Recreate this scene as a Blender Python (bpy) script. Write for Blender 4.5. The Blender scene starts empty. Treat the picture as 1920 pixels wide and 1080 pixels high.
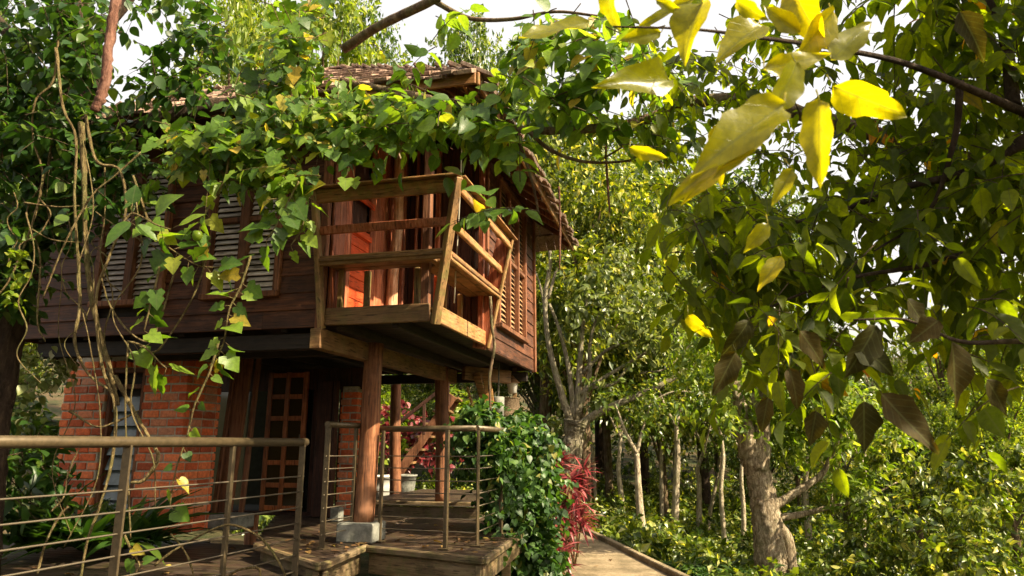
import bpy, math, random
import numpy as np
from mathutils import Vector
random.seed(7); RS = np.random.RandomState(11)
R = math.radians
sc = bpy.context.scene
COL = sc.collection
# ---------------------------------------------------------------- camera, world, sun, exposure
EYE = 1.6
F = 1300.0; PITCH = R(12.57)
cd = bpy.data.cameras.new('camera'); cam = bpy.data.objects.new('camera', cd); COL.objects.link(cam)
cd.sensor_width = 36; cd.lens = 36 * F / 1920; cd.clip_end = 500; cd.clip_start = 0.05
cam.location = (0, 0, EYE); cam.rotation_euler = (R(90) + PITCH, 0, 0)
cd.dof.use_dof = True; cd.dof.focus_distance = 6.5; cd.dof.aperture_fstop = 5.0
sc.camera = cam
SUN_AZ = Vector((1.0, -0.42, 0)).normalized(); SUN_EL = R(42)
w = bpy.data.worlds.new('World'); sc.world = w; w.use_nodes = True
nt = w.node_tree; nt.nodes.clear()
sky = nt.nodes.new('ShaderNodeTexSky'); sky.sky_type = 'NISHITA'; sky.sun_disc = False
sky.sun_elevation = SUN_EL; sky.sun_rotation = math.atan2(SUN_AZ.x, SUN_AZ.y)
sky.air_density = 1.3; sky.dust_density = 9.0; sky.ozone_density = 0.3
bg = nt.nodes.new('ShaderNodeBackground'); bg.inputs[1].default_value = 0.098
ow = nt.nodes.new('ShaderNodeOutputWorld')
hz = nt.nodes.new('ShaderNodeMix'); hz.data_type = 'RGBA'; hz.inputs[0].default_value = 0.55   # thin bright cloud veil over the clear sky
nt.links.new(sky.outputs[0], hz.inputs[6]); hz.inputs[7].default_value = (5.2, 4.75, 4.1, 1)
nt.links.new(hz.outputs[2], bg.inputs[0]); nt.links.new(bg.outputs[0], ow.inputs[0])
sl = bpy.data.lights.new('sun', 'SUN'); sl.energy = 5.0; sl.angle = R(0.5); sl.color = (1.0, 0.85, 0.58)
so = bpy.data.objects.new('sun', sl); COL.objects.link(so)
sdir = Vector((SUN_AZ.x * math.cos(SUN_EL), SUN_AZ.y * math.cos(SUN_EL), math.sin(SUN_EL)))
so.rotation_euler = sdir.to_track_quat('Z', 'Y').to_euler(); so.location = (20, 0, 15)
sc.view_settings.view_transform = 'Standard'; sc.view_settings.look = 'None'
sc.view_settings.gamma = 1; sc.view_settings.exposure = 1.65
sc.render.engine = 'CYCLES'
cy = sc.cycles
cy.max_bounces = 7; cy.diffuse_bounces = 4; cy.glossy_bounces = 2; cy.transmission_bounces = 5
cy.transparent_max_bounces = 4; cy.use_denoising = True; cy.sample_clamp_indirect = 6
cy.caustics_reflective = False; cy.caustics_refractive = False
cy.use_adaptive_sampling = True; cy.adaptive_threshold = 0.02

# ---------------------------------------------------------------- coordinates
CP, SP = math.cos(PITCH), math.sin(PITCH)
def ray(px, py):
    a = (px - 960) / F; b = (540 - py) / F
    return np.array([a, CP - b * SP, SP + b * CP])
def P(px, py, Y):
    d = ray(px, py); t = Y / d[1]
    return np.array([d[0] * t, Y, EYE + d[2] * t])
def G(px, py, z):
    d = ray(px, py); t = (z - EYE) / d[2]
    return np.array([d[0] * t, d[1] * t, z])
AZ = R(13.5)
C0 = np.array([-0.653, 5.62, EYE])
U = np.array([-math.cos(AZ), math.sin(AZ), 0.0]); V = np.array([math.sin(AZ), math.cos(AZ), 0.0])
Z = np.array([0, 0, 1.0])
def H(u, v, z): return C0 + u * U + v * V + z * Z
def HPv(px, py, v):            # pixel ray meets the house plane v = const -> (u, z)
    d = ray(px, py); o = np.array([0, 0, EYE]) - C0
    t = (v - o @ V) / (d @ V); q = o + d * t
    return q @ U, q[2]
def HPu(px, py, u):
    d = ray(px, py); o = np.array([0, 0, EYE]) - C0
    t = (u - o @ U) / (d @ U); q = o + d * t
    return q @ V, q[2]
def ground_z(x, y):
    x = np.asarray(x, float); y = np.asarray(y, float)
    fall = np.clip(x - 1.9 + (y - 9) * 0.15, 0, None)
    z = -1.3 * (1 - np.exp(-fall / 3.0))
    far = np.clip(np.hypot(x, y) - 17, 0, None)
    return z + far * 0.16 + 0.05 * np.sin(x * 1.3) * np.cos(y * 0.9) * np.clip(fall, 0, 1)

# ---------------------------------------------------------------- object helpers
def tag(o, label=None, cat=None, group=None, kind=None):
    if label: o['label'] = label
    if cat: o['category'] = cat
    if group: o['group'] = group
    if kind: o['kind'] = kind
    return o
def empty(name, loc, label=None, cat=None, group=None):
    o = bpy.data.objects.new(name, None); COL.objects.link(o); o.location = tuple(loc)
    o.empty_display_size = 0.2
    return tag(o, label, cat, group)
def copy_tree(o, parent=None):
    c = o.copy(); COL.objects.link(c)
    if parent: c.parent = parent
    for ch in list(o.children): copy_tree(ch, c)
    return c
# chamfered box topology
_S = [(x, y, z) for x in (-1, 1) for y in (-1, 1) for z in (-1, 1)]
def _ix(c, a): return _S.index(c) * 3 + a
_BF = []
for a in range(3):
    b, c = [k for k in range(3) if k != a]
    for s in (-1, 1):
        q = []
        for (tb, tc) in ((-1, -1), (1, -1), (1, 1), (-1, 1)):
            t = [0, 0, 0]; t[a] = s; t[b] = tb; t[c] = tc; q.append(_ix(tuple(t), a))
        _BF.append(q)
for a in range(3):
    for b in range(a + 1, 3):
        c = 3 - a - b
        for s1 in (-1, 1):
            for s2 in (-1, 1):
                t1 = [0, 0, 0]; t1[a] = s1; t1[b] = s2; t2 = list(t1); t1[c] = -1; t2[c] = 1
                t1, t2 = tuple(t1), tuple(t2)
                _BF.append([_ix(t1, a), _ix(t2, a), _ix(t2, b), _ix(t1, b)])
for t in _S: _BF.append([_ix(t, 0), _ix(t, 1), _ix(t, 2)])
_SA = np.array(_S, float)
def nrm(v):
    v = np.asarray(v, float); return v / (np.linalg.norm(v, axis=-1, keepdims=True) + 1e-12)
def spline(pts, n=6):
    pts = [np.asarray(p, float) for p in pts]
    if len(pts) < 3: return np.array([pts[0] + (pts[-1] - pts[0]) * t for t in np.linspace(0, 1, n + 1)])
    p = [2 * pts[0] - pts[1]] + pts + [2 * pts[-1] - pts[-2]]; out = []
    for i in range(1, len(p) - 2):
        for k in range(n):
            t = k / n
            out.append(0.5 * ((2 * p[i]) + (-p[i-1] + p[i+1]) * t + (2*p[i-1] - 5*p[i] + 4*p[i+1] - p[i+2]) * t*t + (-p[i-1] + 3*p[i] - 3*p[i+1] + p[i+2]) * t**3))
    out.append(pts[-1]); return np.array(out)
class MB:
    def __init__(s): s.v = []; s.r = []; s.f = []; s.l = []; s.n = 0; s.smooth = []; s.uv = False
    def add(s, v, f, r=None, uv=None, smooth=False):
        v = np.asarray(v, float); n = len(v)
        s.v.append(v)
        r = random.random() if r is None else r
        s.r.append(np.full(n, r) if np.isscalar(r) else np.asarray(r, float))
        s.l.append(np.zeros((n, 2)) if uv is None else uv)
        if uv is not None: s.uv = True
        if isinstance(f, np.ndarray):
            s.f.append((f + s.n).reshape(-1)); s.smooth.append((np.full(len(f), f.shape[1]), np.full(len(f), smooth)))
        else:
            s.f.append(np.array([i + s.n for q in f for i in q])); s.smooth.append((np.array([len(q) for q in f]), np.full(len(f), smooth)))
        s.n += n; return s
    def box(s, c, ax, h, b=0.006, r=None):       # centre, 3 axes, half sizes
        h = np.asarray(h, float); b = min(b, h.min() * 0.45)
        v = np.repeat(_SA * h, 3, axis=0)
        for k in range(8):
            for a in range(3):
                m = np.ones(3) * b; m[a] = 0; v[k*3+a] -= _SA[k] * m
        return s.add(np.asarray(c) + v @ np.asarray(ax), _BF, r)
    def bar(s, p0, p1, wd, th, side=(0, 0, 1), b=0.006, r=None, ext=0.0):   # plank from p0 to p1; wd measured along 'side'
        p0 = np.asarray(p0, float); p1 = np.asarray(p1, float); d = nrm(p1 - p0)
        sd = np.asarray(side, float); sd = nrm(sd - d * (sd @ d)); t = np.cross(d, sd)
        L = np.linalg.norm(p1 - p0) / 2 + ext
        return s.box((p0 + p1) / 2, [d, sd, t], [L, wd / 2, th / 2], b, r)
    def hb(s, u0, u1, v0, v1, z0, z1, b=0.006, r=None):   # box in house axes
        return s.box(H((u0+u1)/2, (v0+v1)/2, (z0+z1)/2), [U, V, Z], [abs(u1-u0)/2, abs(v1-v0)/2, abs(z1-z0)/2], b, r)
    def tube(s, pts, rad, seg=8, n=5, rough=0.0, r=None, sm=True):
        c = spline(pts, n); m = len(c)
        rad = np.interp(np.linspace(0, 1, m), np.linspace(0, 1, len(np.atleast_1d(rad))), np.atleast_1d(rad)) if np.ndim(rad) else np.full(m, rad)
        d = nrm(np.gradient(c, axis=0)); ref = np.array([0, 0, 1.0]) if abs(d[0][2]) < 0.9 else np.array([1.0, 0, 0])
        vs = []; a = nrm(np.cross(d[0], ref))
        th = np.linspace(0, 2*math.pi, seg, endpoint=False)
        for i in range(m):
            a = nrm(a - d[i] * (a @ d[i])); bb = np.cross(d[i], a)
            rr = rad[i] * (1 + rough * RS.uniform(-1, 1, seg))
            vs.append(c[i] + np.outer(np.cos(th) * rr, a) + np.outer(np.sin(th) * rr, bb))
        v = np.concatenate(vs); i, j = np.meshgrid(np.arange(m-1), np.arange(seg), indexing='ij')
        f = np.stack([i*seg+j, i*seg+(j+1) % seg, (i+1)*seg+(j+1) % seg, (i+1)*seg+j], -1).reshape(-1, 4)
        s.add(v, f, r, smooth=sm)
        k = s.n - len(v)
        s.f.append(np.arange(k, k+seg)[::-1].copy()); s.smooth.append((np.array([seg]), np.array([False])))
        s.f.append(np.arange(k+len(v)-seg, k+len(v))); s.smooth.append((np.array([seg]), np.array([False])))
        return s
    def lathe(s, base, prof, seg=16, r=None):
        return s.tubep([np.asarray(base) + Z * h for (_, h) in prof], [q for (q, _) in prof], seg, r)
    def tubep(s, pts, rad, seg=12, r=None):
        th = np.linspace(0, 2*math.pi, seg, endpoint=False); m = len(pts)
        v = np.concatenate([np.asarray(p) + np.stack([np.cos(th)*q, np.sin(th)*q, 0*th], -1) for p, q in zip(pts, rad)])
        i, j = np.meshgrid(np.arange(m-1), np.arange(seg), indexing='ij')
        f = np.stack([i*seg+j, i*seg+(j+1) % seg, (i+1)*seg+(j+1) % seg, (i+1)*seg+j], -1).reshape(-1, 4)
        return s.add(v, f, r, smooth=True)
    def build(s, name, mat, parent=None, wl=None):
        v = np.concatenate(s.v)
        if parent is not None:
            o0 = np.zeros(3); q = parent
            while q is not None: o0 = o0 + np.array(q.location); q = q.parent
            v = v - o0
        me = bpy.data.meshes.new(name); fi = np.concatenate(s.f).astype(np.int32)
        ln = np.concatenate([a for a, _ in s.smooth]).astype(np.int32); sm = np.concatenate([b for _, b in s.smooth])
        me.vertices.add(len(v)); me.vertices.foreach_set('co', v.astype(np.float32).ravel())
        me.loops.add(len(fi)); me.loops.foreach_set('vertex_index', fi)
        me.polygons.add(len(ln)); st = np.concatenate([[0], np.cumsum(ln)[:-1]]).astype(np.int32)
        me.polygons.foreach_set('loop_start', st); me.polygons.foreach_set('use_smooth', sm)
        me.update(calc_edges=True)
        a = me.attributes.new('rnd', 'FLOAT', 'POINT'); a.data.foreach_set('value', np.concatenate(s.r).astype(np.float32))
        if s.uv:
            l = np.concatenate(s.l)
            for k, nm in enumerate(('lu', 'lv')):
                a = me.attributes.new(nm, 'FLOAT', 'POINT'); a.data.foreach_set('value', l[:, k].astype(np.float32).copy())
        me.materials.append(mat)
        o = bpy.data.objects.new(name, me); COL.objects.link(o)
        if parent is not None: o.parent = parent
        return o

# ---------------------------------------------------------------- materials
class NT:
    def __init__(s, name):
        s.m = bpy.data.materials.new(name); s.m.use_nodes = True; s.t = s.m.node_tree; s.t.nodes.clear()
    def n(s, ty, **kw):
        x = s.t.nodes.new('ShaderNode' + ty)
        for k, v in kw.items():
            if k.startswith('i_'): x.inputs[k[2:].replace('_', ' ')].default_value = v
            else: setattr(x, k, v)
        return x
    def l(s, a, b): s.t.links.new(a, b)
    def ramp(s, fac, stops):
        x = s.n('ValToRGB'); e = x.color_ramp.elements
        while len(e) < len(stops): e.new(0.5)
        for k, (p, c) in enumerate(stops): e[k].position = p; e[k].color = (*c, 1)
        s.l(fac, x.inputs[0]); return x.outputs[0]
    def mix(s, fac, a, b, mode='MIX'):
        x = s.n('Mix', data_type='RGBA', blend_type=mode)
        for val, i in ((fac, 0), (a, 6), (b, 7)):
            if hasattr(val, 'is_linked'): s.l(val, x.inputs[i])
            elif i == 0: x.inputs[0].default_value = val
            else: x.inputs[i].default_value = (*val, 1)
        return x.outputs[2]
    def noise(s, vec, scale, detail=4, rough=0.6):
        x = s.n('TexNoise'); x.inputs['Scale'].default_value = scale; x.inputs['Detail'].default_value = detail
        x.inputs['Roughness'].default_value = rough; s.l(vec, x.inputs['Vector']); return x.outputs[0]
    def map(s, vec, scale, rot=(0, 0, 0)):
        x = s.n('Mapping'); x.inputs['Scale'].default_value = scale; x.inputs['Rotation'].default_value = rot; s.l(vec, x.inputs[0]); return x.outputs[0]
    def attr(s, nm): return s.n('Attribute', attribute_name=nm).outputs['Fac']
    def math(s, op, a, b=0.0):
        x = s.n('Math', operation=op)
        for val, i in ((a, 0), (b, 1)):
            if hasattr(val, 'is_linked'): s.l(val, x.inputs[i])
            else: x.inputs[i].default_value = val
        return x.outputs[0]
    def out(s, col, rough=0.7, spec=0.3, bump=None, bs=0.4, bd=0.01, metal=0.0):
        b = s.n('BsdfPrincipled'); o = s.n('OutputMaterial')
        if hasattr(col, 'is_linked'): s.l(col, b.inputs['Base Color'])
        else: b.inputs['Base Color'].default_value = (*col, 1)
        if hasattr(rough, 'is_linked'): s.l(rough, b.inputs['Roughness'])
        else: b.inputs['Roughness'].default_value = rough
        b.inputs['Specular IOR Level'].default_value = spec; b.inputs['Metallic'].default_value = metal
        if bump is not None:
            x = s.n('Bump'); x.inputs['Strength'].default_value = bs; x.inputs['Distance'].default_value = bd
            s.l(bump, x.inputs['Height']); s.l(x.outputs[0], b.inputs['Normal'])
        s.l(b.outputs[0], o.inputs[0]); return s.m
def wood(name, c1, c2, c3, vertical=False, moss=0.0, rough=0.65, spec=0.3, weather=0.3, mossc=(0.10, 0.11, 0.03)):
    k = NT(name); tc = k.n('TexCoord').outputs['Object']; r = k.attr('rnd')
    off = k.n('VectorMath', operation='ADD'); k.l(tc, off.inputs[0])
    cx = k.n('CombineXYZ'); k.l(k.math('MULTIPLY', r, 37.0), cx.inputs[0]); k.l(k.math('MULTIPLY', r, 17.0), cx.inputs[2]); k.l(cx.outputs[0], off.inputs[1])
    sc_ = (14, 14, 0.9) if vertical else (1.1, 1.6, 16)
    g = k.noise(k.map(off.outputs[0], sc_), 3.0, 6, 0.65); big = k.noise(off.outputs[0], 2.2, 3)
    col = k.ramp(g, [(0.3, c1), (0.5, c2), (0.72, c3)])
    col = k.mix(0.75, col, k.ramp(r, [(0.0, (0.55, 0.55, 0.55)), (1.0, (1.35, 1.25, 1.15))]), 'MULTIPLY')
    wz = k.ramp(big, [(0.42, (0, 0, 0)), (0.66, (1, 1, 1))])
    col = k.mix(k.math('MULTIPLY', wz, weather), col, (c3[0]*0.9+0.03, c3[1]*0.9+0.03, c3[2]*0.9+0.035))
    if moss > 0:
        mz = k.ramp(k.noise(off.outputs[0], 9.0, 6, 0.7), [(0.48, (0, 0, 0)), (0.62, (1, 1, 1))])
        col = k.mix(k.math('MULTIPLY', mz, moss), col, mossc)
    cr = k.ramp(k.noise(k.map(off.outputs[0], tuple(x * 2.2 for x in sc_)), 2.0, 3, 0.5), [(0.60, (1, 1, 1)), (0.64, (0.22, 0.2, 0.18))])
    st = k.ramp(k.noise(off.outputs[0], 3.5, 6, 0.7), [(0.36, (0.45, 0.42, 0.40)), (0.52, (1.05, 1.05, 1.05))])
    col = k.mix(0.8, col, cr, 'MULTIPLY'); col = k.mix(0.7, col, st, 'MULTIPLY')
    ro = k.math('ADD', k.math('MULTIPLY', g, 0.3), rough - 0.15)
    return k.out(col, ro, spec, g, 0.5, 0.012)
M = {}
M['siding'] = wood('siding_wood', (0.022, 0.008, 0.004), (0.072, 0.025, 0.011), (0.16, 0.062, 0.027), weather=0.25, rough=0.6)
M['siding_sun'] = M['siding']
M['frame'] = wood('frame_wood', (0.07, 0.025, 0.012), (0.16, 0.06, 0.025), (0.26, 0.12, 0.055), vertical=True, weather=0.3)
M['rail'] = wood('railing_timber', (0.11, 0.045, 0.016), (0.24, 0.11, 0.035), (0.38, 0.21, 0.08), moss=0.55, weather=0.5, mossc=(0.16, 0.15, 0.035))
M['railv'] = wood('railing_post_timber', (0.10, 0.05, 0.02), (0.21, 0.115, 0.042), (0.34, 0.21, 0.09), vertical=True, moss=0.65, weather=0.5, mossc=(0.16, 0.16, 0.04))
M['red'] = wood('red_painted_wood', (0.42, 0.055, 0.015), (0.58, 0.085, 0.022), (0.68, 0.13, 0.04), weather=0.12, rough=0.5)
M['redv'] = wood('red_brown_planks', (0.12, 0.032, 0.014), (0.32, 0.085, 0.034), (0.50, 0.22, 0.13), vertical=True, weather=0.35, rough=0.45)
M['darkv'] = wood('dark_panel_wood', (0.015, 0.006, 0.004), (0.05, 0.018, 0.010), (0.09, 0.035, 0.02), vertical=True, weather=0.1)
M['log'] = wood('log_wood', (0.045, 0.018, 0.009), (0.19, 0.07, 0.028), (0.36, 0.18, 0.09), vertical=True, weather=0.4)
M['logw'] = wood('sunlit_log_wood', (0.42, 0.16, 0.06), (0.62, 0.34, 0.20), (0.85, 0.66, 0.5), vertical=True, weather=0.5, rough=0.4)  # sun streak on the porch log is put into this pale colour
M['beam'] = wood('beam_timber', (0.09, 0.045, 0.02), (0.18, 0.095, 0.04), (0.27, 0.16, 0.07), moss=0.25, weather=0.3)
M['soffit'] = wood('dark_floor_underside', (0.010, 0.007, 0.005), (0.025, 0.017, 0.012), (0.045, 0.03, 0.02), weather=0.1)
M['deck'] = wood('deck_boards', (0.018, 0.011, 0.007), (0.04, 0.024, 0.016), (0.075, 0.048, 0.03), moss=0.2, weather=0.25, rough=0.5)
M['deckedge'] = wood('deck_edge_timber', (0.07, 0.048, 0.024), (0.14, 0.095, 0.048), (0.24, 0.18, 0.10), moss=0.6, weather=0.4, mossc=(0.10, 0.10, 0.03))
M['louvre'] = wood('skylit_louvre', (0.26, 0.22, 0.21), (0.50, 0.45, 0.44), (0.72, 0.67, 0.66), weather=0.5)  # whitish slats: sky reflection is put into this colour
M['louvre_r'] = wood('tan_louvre', (0.22, 0.12, 0.055), (0.34, 0.20, 0.10), (0.45, 0.3, 0.17), weather=0.3)
M['door'] = wood('door_wood', (0.20, 0.055, 0.014), (0.38, 0.11, 0.03), (0.50, 0.18, 0.06), vertical=True, weather=0.15, rough=0.4)
M['shingle'] = wood('weathered_shingle', (0.09, 0.055, 0.04), (0.20, 0.13, 0.10), (0.38, 0.27, 0.21), vertical=True, moss=0.25, weather=0.4, rough=0.85)
def bark(name, c1, c2, c3, sc_=6, lichen=0.0, lc=(0.35, 0.36, 0.25)):
    k = NT(name); tc = k.n('TexCoord').outputs['Object']
    g = k.noise(k.map(tc, (3, 3, 1)), sc_, 7, 0.72); b = k.noise(tc, 2.2, 3)
    col = k.ramp(g, [(0.33, c1), (0.5, c2), (0.68, c3)])
    if lichen: col = k.mix(k.math('MULTIPLY', k.ramp(k.noise(tc, 5, 6, 0.7), [(0.5, (0, 0, 0)), (0.6, (1, 1, 1))]), lichen), col, lc)
    col = k.mix(0.5, col, k.ramp(b, [(0.3, (0.6, 0.6, 0.6)), (0.7, (1.3, 1.3, 1.3))]), 'MULTIPLY')
    return k.out(col, 0.9, 0.15, g, 1.0, 0.06)
M['bark'] = bark('brown_bark', (0.05, 0.032, 0.02), (0.14, 0.09, 0.055), (0.28, 0.2, 0.13), 6, 0.35, (0.2, 0.22, 0.1))
M['barkpale'] = bark('pale_bark', (0.055, 0.045, 0.028), (0.20, 0.17, 0.115), (0.44, 0.39, 0.29), 8, 0.5, (0.2, 0.2, 0.09))
M['barkslim'] = bark('light_slim_bark', (0.16, 0.12, 0.08), (0.40, 0.33, 0.23), (0.62, 0.55, 0.42), 8, 0.3, (0.25, 0.25, 0.12))
M['barkbig'] = bark('flaking_bark', (0.05, 0.036, 0.022), (0.26, 0.20, 0.13), (0.58, 0.50, 0.37), 8, 0.4, (0.16, 0.16, 0.08))
M['barkdark'] = bark('dark_bark', (0.02, 0.014, 0.01), (0.05, 0.033, 0.022), (0.10, 0.07, 0.045), 6)
M['barkred'] = bark('reddish_bark', (0.07, 0.03, 0.022), (0.17, 0.08, 0.055), (0.26, 0.14, 0.1), 4)
M['liana'] = bark('liana_bark', (0.05, 0.034, 0.015), (0.17, 0.12, 0.05), (0.34, 0.27, 0.13), 16, 0.4, (0.12, 0.14, 0.04))
M['twig'] = bark('twig_bark', (0.05, 0.035, 0.02), (0.11, 0.08, 0.045), (0.2, 0.15, 0.09), 20)
def leafmat(name, stops, trans, tf=0.42, rough=0.42, spec=0.35, veins=False, var=0.0):
    k = NT(name); r = k.attr('rnd'); col = k.ramp(r, stops); tcol = k.mix(1.0, col, trans, 'MULTIPLY')
    if var:
        oi = k.n('ObjectInfo').outputs['Random']
        v = k.ramp(oi, [(0.0, (1-var, 1-var*0.6, 1-var)), (0.5, (1, 1, 1)), (1.0, (1+var*1.6, 1+var*0.9, 1-var*0.3))])
        col = k.mix(1.0, col, v, 'MULTIPLY'); tcol = k.mix(1.0, tcol, v, 'MULTIPLY')
    b = k.n('BsdfPrincipled'); t = k.n('BsdfTranslucent'); mx = k.n('MixShader'); o = k.n('OutputMaterial')
    b.inputs['Specular IOR Level'].default_value = spec; b.inputs['Roughness'].default_value = rough
    if veins:
        lu = k.attr('lu'); lv = k.math('ABSOLUTE', k.attr('lv'))
        mid = k.math('LESS_THAN', lv, 0.035)
        ph = k.math('FRACT', k.math('SUBTRACT', k.math('MULTIPLY', lu, 8.0), k.math('MULTIPLY', lv, 3.2)))
        side = k.math('LESS_THAN', k.math('ABSOLUTE', k.math('SUBTRACT', ph, 0.5)), 0.055)
        vn = k.math('MAXIMUM', mid, k.math('MULTIPLY', side, 0.55))
        nz = k.noise(k.n('TexCoord').outputs['Object'], 45, 4)
        sp = k.ramp(nz, [(0.35, (0.75, 0.75, 0.7)), (0.6, (1.08, 1.05, 1))])
        col = k.mix(1.0, col, sp, 'MULTIPLY'); tcol = k.mix(1.0, tcol, sp, 'MULTIPLY')
        col = k.mix(k.math('MULTIPLY', vn, 0.28), col, (0.16, 0.18, 0.06)); tcol = k.mix(k.math('MULTIPLY', vn, 0.4), tcol, (0.18, 0.2, 0.02))
        bp = k.n('Bump'); bp.inputs['Strength'].default_value = 0.35; bp.inputs['Distance'].default_value = 0.004
        k.l(k.math('SUBTRACT', nz, vn), bp.inputs['Height']); k.l(bp.outputs[0], b.inputs['Normal'])
    k.l(col, b.inputs['Base Color']); k.l(tcol, t.inputs[0]); mx.inputs[0].default_value = tf
    k.l(b.outputs[0], mx.inputs[1]); k.l(t.outputs[0], mx.inputs[2]); k.l(mx.outputs[0], o.inputs[0]); return k.m
M['leaf_vine'] = leafmat('vine_leaf', [(0, (0.035, 0.085, 0.010)), (0.5, (0.09, 0.18, 0.018)), (0.9, (0.19, 0.29, 0.03)), (1.0, (0.42, 0.30, 0.04))], (2.3, 2.1, 0.6), 0.5, 0.42, 0.4, veins=True)
M['leaf_dark'] = leafmat('dark_leaf', [(0, (0.018, 0.05, 0.010)), (0.7, (0.04, 0.09, 0.016)), (1, (0.10, 0.15, 0.02))], (2.2, 2.2, 0.7), 0.42, 0.4, 0.4)
M['leaf_bg'] = leafmat('forest_leaf', [(0, (0.03, 0.06, 0.008)), (0.5, (0.08, 0.13, 0.014)), (0.88, (0.18, 0.225, 0.035)), (1, (0.42, 0.42, 0.18))], (2.0, 1.9, 0.5), 0.42, 0.36, 0.6, var=0.35)
M['leaf_deep'] = leafmat('deep_green_forest_leaf', [(0, (0.02, 0.045, 0.006)), (0.5, (0.065, 0.11, 0.012)), (0.86, (0.17, 0.225, 0.035)), (1, (0.42, 0.44, 0.18))], (2.1, 1.9, 0.4), 0.36, 0.36, 0.5, var=0.3)
M['leaf_lime'] = leafmat('lime_leaf', [(0, (0.07, 0.12, 0.010)), (0.6, (0.15, 0.21, 0.018)), (1, (0.30, 0.32, 0.05))], (1.8, 1.8, 0.5), 0.5, 0.4, 0.4, var=0.2)
M['leaf_near'] = leafmat('overhanging_leaf', [(0, (0.016, 0.028, 0.004)), (0.5, (0.04, 0.058, 0.005)), (0.985, (0.09, 0.11, 0.008)), (1, (0.22, 0.09, 0.015))], (7.2, 6.9, 0.5), 0.55, 0.5, 0.16, veins=True)
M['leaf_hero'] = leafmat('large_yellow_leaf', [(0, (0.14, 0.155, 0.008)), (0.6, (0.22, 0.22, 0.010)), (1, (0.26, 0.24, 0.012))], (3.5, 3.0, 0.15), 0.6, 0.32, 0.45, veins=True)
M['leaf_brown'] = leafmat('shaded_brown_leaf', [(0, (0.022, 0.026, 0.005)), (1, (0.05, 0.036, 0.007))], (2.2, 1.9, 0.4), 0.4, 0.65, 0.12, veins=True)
M['leaf_ivy'] = leafmat('ivy_leaf', [(0, (0.022, 0.055, 0.012)), (0.6, (0.045, 0.105, 0.02)), (0.93, (0.10, 0.18, 0.035)), (1, (0.28, 0.24, 0.06))], (1.8, 1.9, 0.6), 0.36, 0.45, 0.4)
M['leaf_red'] = leafmat('red_leaf', [(0, (0.07, 0.012, 0.014)), (0.5, (0.14, 0.018, 0.022)), (0.8, (0.28, 0.045, 0.055)), (0.92, (0.40, 0.14, 0.14)), (1, (0.14, 0.14, 0.04))], (1.6, 1.1, 1.1), 0.35, 0.35, 0.5)
M['leaf_pale'] = leafmat('pale_leaf', [(0, (0.12, 0.17, 0.05)), (0.7, (0.24, 0.28, 0.09)), (0.95, (0.5, 0.48, 0.3)), (1, (0.7, 0.68, 0.55))], (1.5, 1.5, 0.7), 0.4)
M['leaf_olive'] = leafmat('olive_leaf', [(0, (0.06, 0.09, 0.02)), (0.6, (0.12, 0.155, 0.035)), (1, (0.24, 0.26, 0.09))], (1.6, 1.6, 0.6), 0.4, 0.35, 0.5)
k = NT('brick'); tc = k.n('TexCoord').outputs['Object']
g = k.noise(tc, 26, 6, 0.7); col = k.ramp(k.attr('rnd'), [(0, (0.36, 0.085, 0.04)), (0.4, (0.72, 0.16, 0.06)), (0.8, (0.85, 0.25, 0.10)), (1, (0.52, 0.25, 0.16))])
col = k.mix(0.8, col, k.ramp(g, [(0.3, (0.55, 0.5, 0.5)), (0.65, (1.2, 1.15, 1.1))]), 'MULTIPLY')
col = k.mix(k.ramp(k.noise(tc, 7, 6, 0.72), [(0.55, (0, 0, 0)), (0.72, (0.75, 0.75, 0.75))]), col, (0.42, 0.33, 0.26))
M['brick'] = k.out(col, 0.85, 0.2, g, 0.6, 0.01)
k = NT('mortar'); tc = k.n('TexCoord').outputs['Object']; g = k.noise(tc, 18, 6, 0.7)
M['mortar'] = k.out(k.ramp(g, [(0.3, (0.24, 0.21, 0.16)), (0.7, (0.55, 0.50, 0.40))]), 0.95, 0.1, g, 0.8, 0.01)
k = NT('concrete'); tc = k.n('TexCoord').outputs['Object']; g = k.noise(tc, 12, 7, 0.7)
M['concrete'] = k.out(k.ramp(g, [(0.3, (0.08, 0.085, 0.07)), (0.7, (0.27, 0.265, 0.235))]), 0.9, 0.2, g, 0.5, 0.01)
k = NT('bronze_steel'); tc = k.n('TexCoord').outputs['Object']; g = k.noise(tc, 30, 5, 0.7)
M['steel'] = k.out(k.ramp(g, [(0.3, (0.05, 0.036, 0.018)), (0.6, (0.10, 0.072, 0.038)), (0.75, (0.09, 0.05, 0.026))]), 0.42, 0.5, g, 0.15, 0.003, 0.35)
k = NT('steel_cable'); M['cable'] = k.out((0.16, 0.13, 0.09), 0.35, 0.5, metal=0.6)
k = NT('dark_glass'); g = k.noise(k.n('TexCoord').outputs['Object'], 3, 2)
M['glass'] = k.out((0.012, 0.016, 0.012), 0.06, 0.9, g, 0.05, 0.01)
k = NT('blue_grey_glass'); g = k.noise(k.n('TexCoord').outputs['Object'], 6, 3)
M['glassg'] = k.out(k.ramp(g, [(0.3, (0.06, 0.08, 0.08)), (0.7, (0.14, 0.17, 0.17))]), 0.25, 0.6, g, 0.1, 0.01)
k = NT('pane_amber'); M['amber'] = k.out((0.045, 0.028, 0.008), 0.15, 0.6)
k = NT('white_paint'); g = k.noise(k.n('TexCoord').outputs['Object'], 8, 5)
M['white'] = k.out(k.ramp(g, [(0.3, (0.30, 0.29, 0.25)), (0.6, (0.55, 0.54, 0.5))]), 0.6, 0.3)
k = NT('yellow_metal'); M['yellow'] = k.out((0.55, 0.42, 0.03), 0.5, 0.4)
k = NT('rope'); M['rope'] = k.out((0.42, 0.38, 0.3), 0.9, 0.1)
k = NT('wicker'); tc = k.n('TexCoord').outputs['Object']; g = k.noise(k.map(tc, (8, 8, 30)), 6, 4)
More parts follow.
